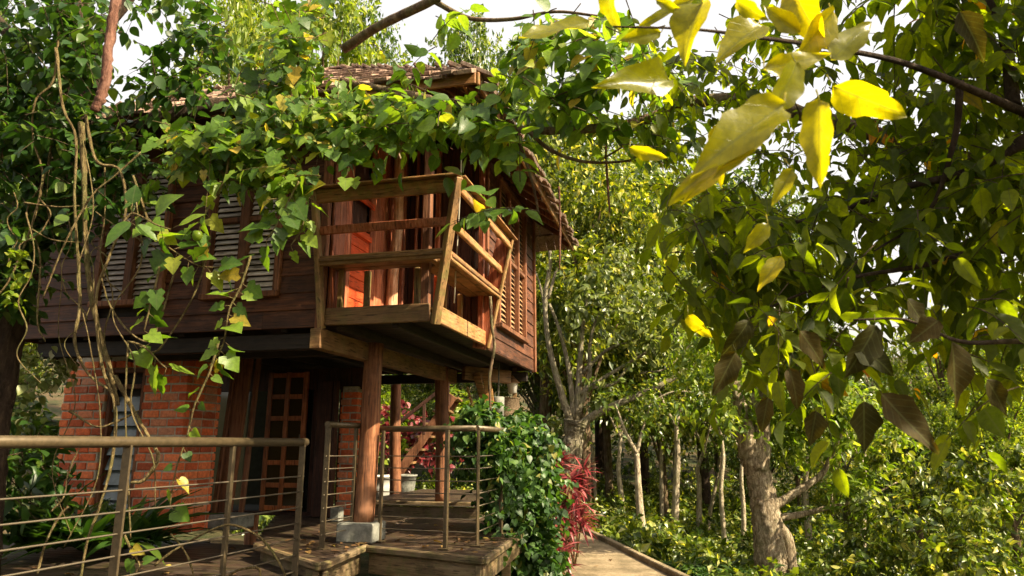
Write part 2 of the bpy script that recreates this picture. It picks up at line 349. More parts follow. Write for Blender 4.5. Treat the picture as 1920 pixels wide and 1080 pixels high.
M['wicker'] = k.out(k.ramp(g, [(0.35, (0.06, 0.04, 0.025)), (0.65, (0.30, 0.22, 0.14))]), 0.9, 0.1, g, 1, 0.02)
k = NT('ground_litter'); tc = k.n('TexCoord').outputs['Object']; g = k.noise(tc, 7, 8, 0.75); b = k.noise(tc, 0.9, 4)
col = k.mix(k.ramp(b, [(0.4, (0, 0, 0)), (0.6, (1, 1, 1))]), k.ramp(g, [(0.3, (0.03, 0.022, 0.012)), (0.7, (0.12, 0.085, 0.045))]), k.ramp(g, [(0.3, (0.015, 0.022, 0.008)), (0.7, (0.04, 0.05, 0.018))]))
M['ground'] = k.out(col, 0.95, 0.1, g, 0.8, 0.05)
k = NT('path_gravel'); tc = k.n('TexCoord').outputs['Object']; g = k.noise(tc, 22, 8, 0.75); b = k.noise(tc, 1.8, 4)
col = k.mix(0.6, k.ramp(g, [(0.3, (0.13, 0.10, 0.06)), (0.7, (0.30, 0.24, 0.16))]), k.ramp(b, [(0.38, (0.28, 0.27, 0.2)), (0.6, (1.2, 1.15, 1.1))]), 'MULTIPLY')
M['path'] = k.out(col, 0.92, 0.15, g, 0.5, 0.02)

# ---------------------------------------------------------------- leaves
def template(kind):
    if kind == 'lance':   xs = [0, .12, .3, .5, .72, .9, 1]; ws = [0, .13, .21, .23, .17, .07, 0]; fold, dr = .35, .22
    elif kind == 'lance2': xs = [0, .1, .28, .5, .72, .9, 1]; ws = [0, .14, .225, .24, .165, .06, 0]; fold, dr = .3, .22
    elif kind == 'ovate': xs = [0, .08, .25, .45, .68, .88, 1]; ws = [0, .20, .32, .33, .23, .09, 0]; fold, dr = .25, .18
    elif kind == 'lobed': xs = [0, -.10, .12, .34, .46, .74, 1]; ws = [0, .26, .44, .28, .40, .20, 0]; fold, dr = .2, .2
    elif kind == 'heart': xs = [0, -.08, .10, .35, .62, .85, 1]; ws = [0, .24, .42, .40, .26, .10, 0]; fold, dr = .22, .2
    elif kind == 'simple': xs = [0, .45, 1]; ws = [0, .26, 0]; fold, dr = .35, .15
    elif kind == 'blade': xs = [0, .2, .5, .8, 1]; ws = [0, .07, .085, .05, 0]; fold, dr = .5, .55
    n = len(xs); v = []; uv = []; f = []
    mx = np.linspace(0, 1, n)
    if kind == 'simple':
        v = [(0, 0, 0), (.42, .27, .08), (.42, 0, -.02), (.42, -.27, .08), (1, 0, -.15)]
        return np.array(v, float), np.array([(0, 2, 1, 1), (0, 3, 2, 2), (1, 2, 4, 4), (2, 3, 4, 4)])[:, :3], np.array([(0, 0), (.4, .5), (.4, 0), (.4, -.5), (1, 0)], float)
    for i in range(n):
        x = xs[i]; m = max(x, mx[i] * 0.9) if kind in ('lobed', 'heart') and i < 2 else x
        v.append((m, 0, -dr * m * m)); uv.append((m, 0))
        for s in (1, -1): v.append((x, s * ws[i], fold * ws[i] - dr * x * x + 0.02 * math.sin(i * 2.1 + s))); uv.append((x, s * ws[i] * 2))
    for i in range(n - 1):
        a, b = i * 3, i * 3 + 3
        f.append((a, b, b+1, a+1)); f.append((a, a+2, b+2, b))
    return np.array(v, float), np.array(f), np.array(uv, float)
TPL = {k_: template(k_) for k_ in ('lance', 'lance2', 'ovate', 'lobed', 'heart', 'simple', 'blade')}
def leaves(mb, pos, d, nm, size, kind='ovate', wvar=0.25, rnd=None):
    tv, tf, tuv = TPL[kind]; n = len(pos)
    if n == 0: return
    d = nrm(d); nm = nrm(nm - d * np.sum(nm * d, 1, keepdims=True)); s = np.cross(nm, d)
    k_ = len(tv); T = np.repeat(tv[None], n, 0)
    T[:, :, 1] *= (1 + wvar * RS.uniform(-1, 1, (n, 1))); T[:, :, 2] *= RS.uniform(0.3, 1.8, (n, 1))
    T[:, :, 2] += 0.10 * RS.uniform(-1, 1, (n, 1)) * T[:, :, 1] * 2
    T *= size[:, None, None]
    v = pos[:, None, :] + T[:, :, 0:1] * d[:, None] + T[:, :, 1:2] * s[:, None] + T[:, :, 2:3] * nm[:, None]
    f = (tf[None] + (np.arange(n) * k_)[:, None, None]).reshape(-1, tf.shape[1])
    r = np.repeat(RS.uniform(0, 1, n) if rnd is None else rnd, k_)
    mb.add(v.reshape(-1, 3), f, r, uv=np.tile(tuv, (n, 1)), smooth=kind != 'simple')
def scatter(mb, blobs, size, kind, per=26, dens=1.0, clump=0.28, droop=0.45, twigs=None, up=0.8, shell=0.35, wvar=.25):
    """blobs: (centre, radii3, n leaves). Leaves sit in clumps around short drooping shoots inside each blob."""
    for c, rad, n in blobs:
        n = int(n * dens); nc = max(3, n // per); c = np.asarray(c, float); rad = np.ones(3) * rad
        q = nrm(RS.normal(size=(nc, 3))) * (RS.uniform(shell, 1.0, (nc, 1)) ** 0.6)
        cc = c + q * rad
        sh = nrm(q + RS.normal(size=(nc, 3)) * 0.6 + np.array([0, 0, -0.1])); L = clump * rad.mean() * RS.uniform(0.7, 1.6, nc) + size * 1.2
        idx = RS.randint(0, nc, n); t = RS.uniform(0, 1, n)
        pos = cc[idx] + sh[idx] * (L[idx] * (t - 0.3))[:, None] + np.array([0, 0, -1]) * (t**2 * L[idx] * 0.35)[:, None]
        side = nrm(np.cross(sh[idx], RS.normal(size=(n, 3))))
        d = nrm(sh[idx] * 0.6 + side + np.array([0, 0, -droop]) + RS.normal(size=(n, 3)) * 0.25)
        pos = pos + RS.normal(size=(n, 3)) * size * 0.35
        nn = np.array([0, 0, up]) + RS.normal(size=(n, 3)) * 0.45 + q[idx] * 0.35
        leaves(mb, pos, d, nn, size * RS.uniform(0.45, 1.35, n), kind, wvar)
        if twigs is not None:
            for j in range(nc):
                a = cc[j] - sh[j] * L[j] * 0.3; b = cc[j] + sh[j] * L[j] * 0.7 - Z * L[j] * 0.17
                twigs.tube([a, (a + b) / 2 + Z * L[j] * 0.03, b], [size * 0.05, size * 0.02], 4, 2)
def blobpx(px, py, Y, rpx, n, dy=0.6):
    c = P(px, py, Y); r = rpx / F * Y
    if np.ndim(r) == 0: r = np.array([r, r * dy, r])
    else: r = np.array([r[0], r[0] * dy, r[1]])
    return (c, r, n)
def BP(px, py, Y, rx, ry, n, dy=0.6):
    k_ = Y / F; return (P(px, py, Y), np.array([rx * k_, rx * k_ * dy + 0.05, ry * k_]), n)

# ================================================================ GROUND, PATH
N = 140
xs = np.concatenate([np.linspace(-60, -12, 20), np.linspace(-11, 16, 90), np.linspace(18, 70, 24)]); ys = np.concatenate([np.linspace(-25, 2, 15), np.linspace(2.6, 26, 80), np.linspace(28, 90, 24)])
gx, gy = np.meshgrid(xs, ys, indexing='ij'); gz = ground_z(gx, gy) + 0.02 * np.sin(gx * 3) * np.cos(gy * 2.3)
gv = np.stack([gx, gy, gz], -1).reshape(-1, 3); ni, nj = gx.shape
i, j = np.meshgrid(np.arange(ni - 1), np.arange(nj - 1), indexing='ij')
gf = np.stack([i*nj+j, (i+1)*nj+j, (i+1)*nj+j+1, i*nj+j+1], -1).reshape(-1, 4)
b = MB(); b.add(gv, gf, 0.5, smooth=True); g = b.build('ground', M['ground']); g['kind'] = 'structure'
rt = spline([(3.0, 1.0, 0), (2.5, 5.0, 0), (1.87, 9.1, 0), (1.31, 12.8, 0), (0.6, 16, 0.0), (-1.0, 19, 0.1)], 8)
nrml = nrm(np.stack([np.gradient(rt[:, 1]), -np.gradient(rt[:, 0]), 0 * rt[:, 0]], -1))
b = MB(); wid = 1.7
L_ = rt - nrml * wid; rows = [rt * 1.0, (rt + L_) / 2, L_]; v = np.concatenate(rows); v[:, 2] += 0.035; n_ = len(rt)
f = [[a * n_ + i_, a * n_ + i_ + 1, (a+1) * n_ + i_ + 1, (a+1) * n_ + i_] for a in range(2) for i_ in range(n_ - 1)]
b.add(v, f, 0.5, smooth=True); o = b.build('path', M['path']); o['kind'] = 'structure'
b = MB()
for i_ in range(n_ - 1):
    p0 = rt[i_] + nrml[i_] * 0.05; p1 = rt[i_+1] + nrml[i_+1] * 0.05
    b.bar(p0 + Z*0.04, p1 + Z*0.04, 0.13, 0.09, b=0.012)
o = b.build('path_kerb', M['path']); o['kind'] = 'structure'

# ================================================================ TREE HOUSE
HZ = 0.97                       # underside of the upper floor above the eye
FL = 1.10                       # upper floor level
WT = 3.18                       # wall top
UL, VD, BU, BV = 4.25, 4.03, 0.98, 1.51
house = empty('tree_house', (C0[0], C0[1], 0.72), 'brown timber house raised on log posts, with corner balcony and brick room below', 'house')
def siding(mb, a, bq, n, z0, z1, holes=(), bh=0.155):
    """overlapping boards from a to b (XY), outward normal n, skipping holes (s0,s1,z0,z1)"""
    a = np.asarray(a); bq = np.asarray(bq); L = np.linalg.norm(bq - a); d = (bq - a) / L; z = z0
    while z < z1 - 0.01:
        h = min(bh, z1 - z); segs = [(0, L)]
        for (s0, s1, h0, h1) in holes:
            if z + h > h0 and z < h1:
                ns = []
                for (p, q) in segs:
                    if s0 > p: ns.append((p, min(q, s0)))
                    if s1 < q: ns.append((max(p, s1), q))
                segs = [s for s in ns if s[1] - s[0] > 0.02]
        for (p, q) in segs:
            cuts = [p] + sorted([x for x in RS.uniform(p, q, 1 if q - p > 2 else 0)]) + [q]
            for c0, c1 in zip(cuts[:-1], cuts[1:]):
                tilt = nrm(Z + n * -0.09 + n * RS.uniform(-0.012, 0.012)); nn = np.cross(d, tilt)
                c = a + d * (c0 + c1) / 2 + Z * (z + h / 2 + RS.uniform(-.002, .002)) + n * RS.uniform(-.002, .002)
                mb.box(c, [d, tilt, nn], [(c1-c0)/2 - 0.0015, h/2 + 0.008, 0.011], 0.003)
        z += h
def off(z): q = H(0, 0, z); return q
hole = []
def win_u(px0, px1, pyb): # facade window extents
    return HPv(px0, pyb, 0)[0], HPv(px1, pyb, 0)[0], HPv((px0+px1)/2, pyb, 0)[1]
W1 = (*win_u(388, 521, 552), HPv(430, 285, 0)[1]); W2 = (*win_u(182, 303, 566), HPv(260, 315, 0)[1])
W3v0, W3v1 = HPu(930, 610, 0)[0], HPu(980, 640, 0)[0]; W3z0 = HPu(955, 622, 0)[1]; W3z1 = 2.98
b = MB()
zb = HZ - 0.0
# front facade from BU to UL (a at u=BU)
hl = [(min(w_[0], w_[1]) - BU, max(w_[0], w_[1]) - BU, w_[2], w_[3]) for w_ in (W1, W2)]
siding(b, H(BU, 0, 0), H(UL, 0, 0), -V, zb, WT, hl)
siding(b, H(0, BV, 0), H(0, VD, 0), -U, zb, WT, [(W3v0 - BV, W3v1 - BV, W3z0, W3z1)])
siding(b, H(UL, 0, 0), H(UL, VD, 0), U, zb, WT); siding(b, H(0, VD, 0), H(UL, VD, 0), V, zb, WT)
b.build('wall', M['siding'], house)
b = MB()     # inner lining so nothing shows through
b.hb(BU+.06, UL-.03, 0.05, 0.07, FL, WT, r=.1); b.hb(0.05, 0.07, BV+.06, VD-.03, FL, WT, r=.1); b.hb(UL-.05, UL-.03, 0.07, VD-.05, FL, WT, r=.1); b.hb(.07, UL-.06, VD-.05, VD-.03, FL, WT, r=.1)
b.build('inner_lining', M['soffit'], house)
b = MB()     # trims
for (u, v) in ((BU+.035, -.012), (UL, -.012), (-.012, BV+.03), (-.012, VD)):
    b = MB(); b.hb(u-.035, u+.035, v-.03, v+.03, zb-.03, WT, .006); b.build('corner_board', M['frame'], house)
b = MB(); b.hb(BU+.07, UL-.035, -.032, -.012, WT-.14, WT); b.build('frieze_board', M['frame'], house)
# louvre windows
def louvre_window(root, plane, a0, a1, z0, z1, panels, mat_l, mat_f, pitch=0.052):
    A = U if plane == 'v' else V; Nn = -V if plane == 'v' else -U
    def Q(a, z, o): return (H(a, 0, z) if plane == 'v' else H(0, a, z)) + Nn * o
    a0, a1 = min(a0, a1), max(a0, a1)
    fw = 0.06 if plane == 'v' else .04; m = MB()
    m.bar(Q(a0, z0, .02), Q(a0, z1, .02), fw, .07, A); m.bar(Q(a1, z0, .02), Q(a1, z1, .02), fw, .07, A)
    m.bar(Q(a0-.03, z0-.02, .03), Q(a1+.03, z0-.02, .03), .055, .10); m.bar(Q(a0-.03, z1+.02, .025), Q(a1+.03, z1+.02, .025), .06, .08)
    mid = z0 + (z1 - z0) * 0.50
    n = panels; ww = (a1 - a0) / n
    for k_ in range(1, n): m.bar(Q(a0 + k_*ww, z0, .025), Q(a0 + k_*ww, z1, .025), .085 if plane == 'v' else .035, .075, A)
    m.bar(Q(a0, mid, .015), Q(a1, mid, .015), .05, .05)
    w_ = m.build('window', mat_f, root)
    l = MB(); z = z0 + .03
    while z < z1 - .02:
        for k_ in range(n):
            g0 = a0 + k_*ww + .038; g1 = a0 + (k_+1)*ww - .038
            if abs(z - mid) < .035: continue
            c = Q((g0+g1)/2, z, -.005); tl = nrm(Z * .85 + Nn * -.6 + Nn * RS.uniform(-.05, .05))
            l.box(c, [A, tl, np.cross(A, tl)], [(g1-g0)/2, .026, .004], .002)
        z += pitch
    l.build('louvre_slats', mat_l, w_); return w_
louvre_window(house, 'v', W1[0], W1[1], W1[2], W1[3], 2, M['louvre'], M['frame'])
louvre_window(house, 'v', W2[0], W2[1], W2[2], W2[3], 2, M['louvre'], M['frame'])
louvre_window(house, 'u', W3v0, W3v1, W3z0, W3z1, 3, M['louvre_r'], M['frame'], 0.06)
# floor slab with joists seen from below
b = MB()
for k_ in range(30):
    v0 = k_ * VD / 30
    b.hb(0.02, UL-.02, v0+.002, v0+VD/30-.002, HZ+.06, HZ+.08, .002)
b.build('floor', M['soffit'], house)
b = MB()
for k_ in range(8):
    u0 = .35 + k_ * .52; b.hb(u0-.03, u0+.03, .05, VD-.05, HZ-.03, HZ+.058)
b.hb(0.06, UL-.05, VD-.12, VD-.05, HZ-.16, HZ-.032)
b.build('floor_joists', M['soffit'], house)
b = MB(); b.hb(-.015, .03, BV+.06, VD-.04, HZ-.02, HZ+.12); b.build('sill_beam', M['siding'], house)
# main bearer running back under the balcony
b = MB(); bu = 0.99
b.bar(H(bu, -.12, HZ-.12), H(bu-.02, 3.5, HZ-.12), .17, .10, r=.6)
b.build('bearer_beam', M['beam'], house)
for (a_, b_, w_, t_, r_) in ((H(.72, 3.15, HZ-.10), H(.25, 3.7, HZ-.12), .17, .08, .8), (H(3.6, .75, HZ-.09), H(1.1, .75, HZ-.09), .13, .09, .1), (H(UL-.2, .12, HZ-.11), H(1.1, .12, HZ-.11), .14, .09, .1)):
    b = MB(); b.bar(a_, b_, w_, t_, r=r_); b.build('short_beam', M['beam' if r_ == .8 else 'soffit'], house)
b = MB(); b.bar(H(bu+.057, .04, HZ-.115), H(bu+.057, .26, HZ-.115), .055, .006); 
b.build('beam_bracket', M['yellow'], house)
# log posts
def logpost(base, top, r0, r1, mat='log'):
    m = MB(); base = np.asarray(base); top = np.asarray(top); q = [base + (top-base)*t + np.array([RS.uniform(-.008, .008), 0, 0]) for t in (0, .25, .5, .75, 1)]
    m.tube(q, [r0, r1], 16, 4, 0.035, r=.6); return m.build('log_post', M[mat], house)
p1b = P(681, 978, 6.7); p1t = P(704, 632, 6.7); p1t[2] = EYE + HZ - .03
logpost(p1b, p1t, .098, .088)
p2b = P(829, 942, 8.86); p2t = P(828, 690, 8.86); p2t[2] = EYE + HZ - .03
logpost(p2b, p2t, .088, .085)
p3b = P(741, 935, 10.6); p3t = P(742, 700, 10.6); p3t[2] = EYE + HZ - .03
logpost(p3b, p3t, .085, .08, 'frame'); 
for (uu, vv) in ((4.0, 3.8), (2.6, 3.85)): 
    q = H(uu, vv, 0); bz = q.copy(); bz[2] = 0.0; tz = q.copy(); tz[2] = EYE + HZ - .03; logpost(bz, tz, .09, .085)
# ---- brick room
def bricks(root, corner_u, corner_v, lu, lv, z0, z1, holes=(), name='brick_wall'):
    """front face (v const) and right face (u const) of running bond"""
    ch = 0.088; bl = 0.205; gp = 0.017; m = MB(); mo = MB(); z = z0; row = 0
    d = .095
    segs_h = [(0, lu)]
    # mortar cores
    if holes:
        h = holes[0]
        mo.hb(corner_u+.012, corner_u+h[0]-.01, corner_v+.012, corner_v+lv-.01, z0, z1-.01); mo.hb(corner_u+h[1]+.01, corner_u+lu, corner_v+.012, corner_v+lv-.01, z0, z1-.01)
        mo.hb(corner_u+h[0]-.01, corner_u+h[1]+.01, corner_v+.03, corner_v+lv-.01, h[3], z1-.01)
    else: mo.hb(corner_u+.012, corner_u+lu-.012, corner_v+.012, corner_v+lv-.012, z0, z1-.01)
    while z + ch <= z1 + .01:
        st = (row % 2) * bl * .5; s = -st
        while s < lu - .02:
            a0 = max(0, s) ; a1 = min(lu, s + bl - gp); zc = z + ch/2
            parts = [(a0, a1)]
            for h in holes:
                if h[2] < zc < h[3]:
                    parts = [(p, q) for (p, q) in ((a0, min(a1, h[0])), (max(a0, h[1]), a1)) if q - p > .02]
            for (p, q) in parts:
                if q - p < .02: continue
                jt = RS.uniform(-.005, .004)
                m.box(H(corner_u + (p+q)/2, corner_v + d/2 + jt, zc + RS.uniform(-.003, .003)), [U, V, Z], [(q-p)/2, d/2, (ch-gp)/2], .006)
            s += bl
        s = .11 if row % 2 else .004 + .1
        t = s
        while t < lv - .02:
            t1 = min(lv, t + bl - gp)
            m.box(H(corner_u + d/2 + RS.uniform(-.005, .003), corner_v + (t+t1)/2, z + ch/2), [U, V, Z], [d/2, (t1-t)/2, (ch-gp)/2], .006)
            t += bl
        z += ch; row += 1
    w_ = m.build(name, M['brick'], root); mo.build('mortar', M['mortar'], w_); return w_
pc = P(357, 657, 7.2); cu = (pc - C0) @ U; cv = (pc - C0) @ V
wl0 = HPv(262, 780, cv)[0] - cu; wl1 = HPv(192, 780, cv)[0] - cu
ztop = HZ - .035; zbot = -.90
bw = bricks(house, cu, cv, 1.54, .57, zbot, ztop, [(wl0, wl1, -.8, HPv(225, 690, cv)[1])])
b = MB()
h0, h1 = cu + wl0, cu + wl1; hz1 = HPv(225, 690, cv)[1]
for uu in (h0+.025, h1-.025): b.hb(uu-.025, uu+.025, cv+.03, cv+.11, -.85, hz1)
b.hb(h0+.05, h1-.05, cv+.03, cv+.11, hz1-.05, hz1); b.hb(h0+.05, h1-.05, cv+.035, cv+.10, hz1-.22, hz1-.17)
wn = b.build('narrow_window', M['frame'], house)
b = MB(); z = -.80
while z < hz1 - .25:
    tl = nrm(Z*.9 + V*.35); b.box(H((h0+h1)/2, cv+.085, z), [U, tl, np.cross(U, tl)], [(h1-h0)/2-.06, .085, .004], .001); z += .15
b.build('glass_louvres', M['glassg'], wn)
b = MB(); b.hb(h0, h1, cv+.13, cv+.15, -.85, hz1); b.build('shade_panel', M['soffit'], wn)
# ---- lower glazed wall with the panelled door
lv_ = 2.86; zs = -.87
def lw(px, py): return HPv(px, py, lv_)
b = MB()
uA = lw(415, 850)[0]; uB = lw(672, 850)[0]
b.hb(uB-.1, uA+.5, lv_-.03, lv_+.05, .66, HZ-.035); b.hb(uB, uA+.5, lv_-.04, lv_+.06, zs-.02, zs+.03)
for px_ in (505, 590, 612, 640):
    uu = lw(px_, 830)[0]; b.hb(uu-.035, uu+.035, lv_-.04, lv_+.06, zs+.03, .66)
b.build('glazed_wall_frame', M['darkv'], house)
b = MB(); b.hb(lw(612, 830)[0], uA+.5, lv_+.005, lv_+.012, zs+.03, .66, .001); b.build('glazing', M['glass'], house)
# leaning wide boards beside the brick
b = MB()
yb = 8.0
b.bar(P(418, 965, yb), P(462, 660, yb), .20, .05, side=U, r=.5); b.bar(P(400, 968, yb-.04), P(440, 690, yb-.04), .05, .04, side=U, r=.3)
b.bar(P(452, 965, yb+.05), P(487, 660, yb+.05), .05, .05, side=U, r=.3)
b.build('sloping_board', M['frame'], house)
b = MB(); uu = lw(625, 800)[0]; b.hb(uu-.11, uu+.09, lv_-.28, lv_-.22, zs, .75, r=.4); b.hb(uu-.17, uu-.13, lv_-.30, lv_-.2, zs, .75); b.build('wide_board', M['darkv'], house)
u2a, u2b = lw(645, 800)[0], lw(676, 800)[0]
bricks(house, min(u2a, u2b), lv_-.12, abs(u2a-u2b), .35, zs, .70, name='brick_pier')
# door
dL, dz1 = lw(512, 700); dR, _ = lw(586, 700); dz0 = zs + .035
m = MB(); dv = lv_ - .075
du0, du1 = min(dL, dR), max(dL, dR); th = .022
for uu in (du0+.035, (du0+du1)/2, du1-.035): m.hb(uu-.032, uu+.032, dv-th, dv+th, dz0, dz1)
nr = 6; hh = (dz1 - dz0 - .08) / nr
for k_ in range(nr + 1):
    zz = dz0 + .04 + k_ * hh; m.hb(du0+.067, (du0+du1)/2-.032, dv-th+.003, dv+th-.003, zz-.03, zz+.03); m.hb((du0+du1)/2+.032, du1-.067, dv-th+.003, dv+th-.003, zz-.03, zz+.03)
dr = m.build('door', M['door'], house)
m = MB(); m.hb(du0+.06, du1-.06, dv-.004, dv+.004, dz0+.03, dz1-.03, .001); m.build('pane', M['amber'], dr)
m = MB(); m.tube([H(du0+.05, dv-.06, -.02), H(du0+.05, dv-.06, .10)], .009, 8, 2); m.build('door_handle', M['cable'], dr)
# ---- roof: hip roof of thick shingle courses
OV, EZ, SL = .5, 2.84, .70
u0, u1, v0, v1 = -OV, UL + OV, -OV, VD + OV
rid = (v1 - v0) / 2
def roof_slope(mb, a, bq, inward, rows, run, mode):
    """a->b eave ends, inward unit; hip shortens each row"""
    a = np.asarray(a); bq = np.asarray(bq); d = nrm(bq - a); L = np.linalg.norm(bq - a); slope = nrm(inward + Z * SL); nn = nrm(np.cross(d, slope)); nn = nn if nn[2] > 0 else -nn
    for k_ in range(rows):
        x = run * k_ / rows; s = x; 
        while s < L - x - .02:
            w_ = RS.uniform(.09, .19); e = min(s + w_, L - x)
            c = a + d * (s + e) / 2 + inward * (x + RS.uniform(-.03, .03)) + Z * SL * x + nn * (.035 + RS.uniform(0, .02))
            ln = run / rows * 1.25 / math.cos(math.atan(SL))
            tl = nrm(slope - nn * (.13 + RS.uniform(-.03, .05)) * 1.0)
            mb.box(c + slope * ln * .25, [d, -tl if False else nrm(slope - nn * .10), nrm(np.cross(d, nrm(slope - nn * .10)))], [(e - s)/2 - .003, ln * .62, .011 + RS.uniform(0, .006)], .003)
            s = e
b = MB(); rows = 15
roof_slope(b, H(u0, v0, EZ), H(u1, v0, EZ), V, rows, rid, 0)
roof_slope(b, H(u0, v0, EZ), H(u0, v1, EZ), U, rows, rid, 0)
roof_slope(b, H(u1, v0, EZ), H(u1, v1, EZ), -U, rows, rid, 0)
roof_slope(b, H(u0, v1, EZ), H(u1, v1, EZ), -V, rows, rid, 0)
rf = b.build('roof', M['shingle'], house)
b = MB()   # ridge and hip caps
rz = EZ + SL * rid + .06
for (p, q) in ((H(u0+.02, v0+.02, EZ+.05), H(u0+rid, v0+rid, rz)), (H(u0+.02, v1-.02, EZ+.05), H(u0+rid, v0+rid, rz)), (H(u1-.02, v0+.02, EZ+.05), H(u1-rid, v0+rid, rz)), (H(u0+rid, v0+rid, rz), H(u1-rid, v0+rid, rz))):
    for t in np.arange(0, 1, .05):
        b.bar(p + (q-p)*t, p + (q-p)*min(1, t+.058) + Z*.02, .14, .03, side=np.cross(q-p, Z), b=.008)
b.build('hip_cap', M['shingle'], rf)
b = MB()   # rafters and battens below
sheet_pts = []
for k_ in range(12):
    vv = v0 + .15 + k_ * (v1 - v0 - .3) / 11; run_ = min(rid, vv - v0, v1 - vv) 
    b.bar(H(u0+.02, vv, EZ-.03), H(u0+.02+max(run_, .1), vv, EZ-.03+SL*max(run_, .1)), .06, .045)
for k_ in range(14):
    uu = u0 + .15 + k_ * (u1 - u0 - .3) / 13; run_ = min(rid, uu - u0, u1 - uu)
    b.bar(H(uu, v0+.02, EZ-.03), H(uu, v0+.02+max(run_, .1), EZ-.03+SL*max(run_, .1)), .06, .045)
b.build('rafters', M['frame'], rf)
b = MB()
for x in np.arange(.02, 1.0, .11):
    zz = EZ + SL*x + .012
    b.bar(H(u0+x, v0+x, zz), H(u0+x, v1-x, zz), .03, .025); b.bar(H(u0+x, v0+x, zz), H(u1-x, v0+x, zz), .03, .025)
b.build('battens', M['rail'], rf)
b = MB()   # fascia boards along the eaves, weathered
b.bar(H(u0-.015, v0-.015, EZ-.02), H(u0-.015, v1, EZ-.02), .11, .025); b.bar(H(u0, v0-.015, EZ-.02), H(u1, v0-.015, EZ-.02), .10, .025)
b.build('fascia', M['rail'], rf)
# ---- porch inside walls
porch_posts = MB()
b = MB()
def vleft(px, py=520): return HPu(px, py, BU)[0]
zt = WT
seg = [(0.02, vleft(617), 'dark'), (vleft(617), vleft(652), 'plank'), (vleft(652), vleft(688), 'open'), (vleft(688), vleft(714), 'plank'), (vleft(714), vleft(748, 500), 'plank')]
pl = MB(); rd = MB(); dk = MB()
for (a0, a1, ty) in seg:
    a0 = max(a0, .02); a1 = min(a1, BV - .02)
    if a1 - a0 < .02: continue
    if ty == 'plank':
        s = a0
        while s < a1 - .01:
            e = min(s + .11, a1); pl.hb(BU-.02, BU+.01, s+.002, e-.002, FL, zt); s = e
    elif ty == 'dark': dk.hb(BU-.012, BU+.012, a0, a1, FL, zt)
    else:
        zz = FL
        while zz < FL + .82: rd.hb(BU-.012, BU+.008, a0, a1, zz+.002, zz+.10, .004); zz += .102
        rd.hb(BU-.03, BU+.01, a0-.02, a1+.02, FL+.83, FL+.89); rd.hb(BU-.035, BU-.012, .05, a1+.05, FL+1.18, FL+1.24)
        dk.hb(BU+.03, BU+.05, a0, a1, FL+.9, zt)
s = .02
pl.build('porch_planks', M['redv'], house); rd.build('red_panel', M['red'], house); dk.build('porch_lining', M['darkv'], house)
b = MB(); vq = vleft(724, 500)
b.tube([H(BU-.10, vq-.03, FL), H(BU-.08, vq-.01, FL+.5), H(BU-.13, vq-.03, FL+1.1), H(BU-.10, vq, WT)], [.065, .06, .055, .05], 12, 5, .06); b.build('porch_log', M['logw'], house)
b = MB()   # back wall of porch: dark panels with posts and a doorway
def ub(px, py=500): return HPv(px, py, BV)[0]
edges = [ub(745), ub(765), ub(790), ub(812), ub(835), ub(868), ub(884), ub(903)]
uu = BU - .01; kk = 0
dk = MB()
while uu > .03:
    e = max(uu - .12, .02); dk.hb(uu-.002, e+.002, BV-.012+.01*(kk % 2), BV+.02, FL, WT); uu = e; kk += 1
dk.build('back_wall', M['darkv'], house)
b = MB()
for px_, w_ in ((757, .05), (782, .025), (822, .05), (905, .06)):
    uu = ub(px_); b.hb(uu-w_/2, uu+w_/2, BV-.07, BV-.02, FL, WT)
b.build('porch_door_frame', M['redv'], house)
b = MB(); q = ub(800); b.hb(q-.05, q+.05, BV-.06, BV-.03, FL, FL+1.75); b.build('porch_shutter', M['redv'], house)
b = MB(); b.hb(.06, .13, .05, .12, 2.0+.12, WT); b.bar(H(.1, .09, FL), H(.1, .09, 2.13), .07, .07, side=U); b.build('balcony_roof_post', M['frame'], house)
b = MB(); b.hb(0, BU, .0, .06, WT-.12, WT); b.hb(0, .05, .06, BV, WT-.12, WT); b.build('balcony_lintel', M['frame'], house)
# ---- balcony: floor edge boards, leaning posts, rails, bench seat
bal = MB()
RT = 2.09; K = .25
def lean(z): return K * (z - HZ) / (RT - HZ)
b = MB()
for k_ in range(10):
    b.hb(.01, BU-.01, .03+k_*.148, .03+k_*.148+.142, FL-.03, FL, .003)
b.build('balcony_floor', M['rail'], house)
b = MB(); b.bar(H(BU-.02, -.02, HZ+.075), H(.02, -.02, HZ+.075), .15, .035, r=.1); o = b.build('balcony_edge_board', M['beam'], house)
b = MB(); b.bar(H(-.02, .0, HZ+.075), H(-.02, BV+.06, HZ+.075), .15, .035, r=.9); b.build('balcony_edge_board', M['rail'], house)
def pst(u_, v_, du, dv, w1=.075, w2=.05, top=RT, bot=HZ-.03, side=None, mat='railv', r=None):
    m = MB(); l0 = lean(bot); l1 = lean(top)
    m.bar(H(u_ + du*l0, v_ + dv*l0, bot), H(u_ + du*l1, v_ + dv*l1, top), w1, w2, side=U if side is None else side, b=.008, r=r)
    return m.build('balcony_post', M[mat], house)
pst(BU+.0, -.045, 0, -1, .05, .07, r=.55); pst(-.045, -.045, -1, -1, .065, .075, side=nrm(U-V), r=.75)
pst(.03, BV-.01, -1, 0, .15, .035, side=U, mat='redv', top=RT, r=.45); pst(-.065, BV-.01, -1, 0, .03, .05, side=U, r=.9)
def rail(z, wd, th, inset, mat, r, z2=None, name='balcony_rail'):
    l = lean(z); m = MB()
    m.bar(H(BU+.03, -.045-l+inset, z), H(-.045-l+inset, -.045-l+inset, z), wd, th, side=Z + V*-.2, b=.008, r=r)
    m.build(name, M[mat], house)
def railr(z, wd, th, inset, mat, r, name='balcony_rail'):
    l = lean(z); m = MB()
    m.bar(H(-.045-l+inset, -.045-l+inset, z), H(-.045-l+inset, BV+.04, z), wd, th, side=Z + U*.2, b=.008, r=r)
    m.build(name, M[mat], house)
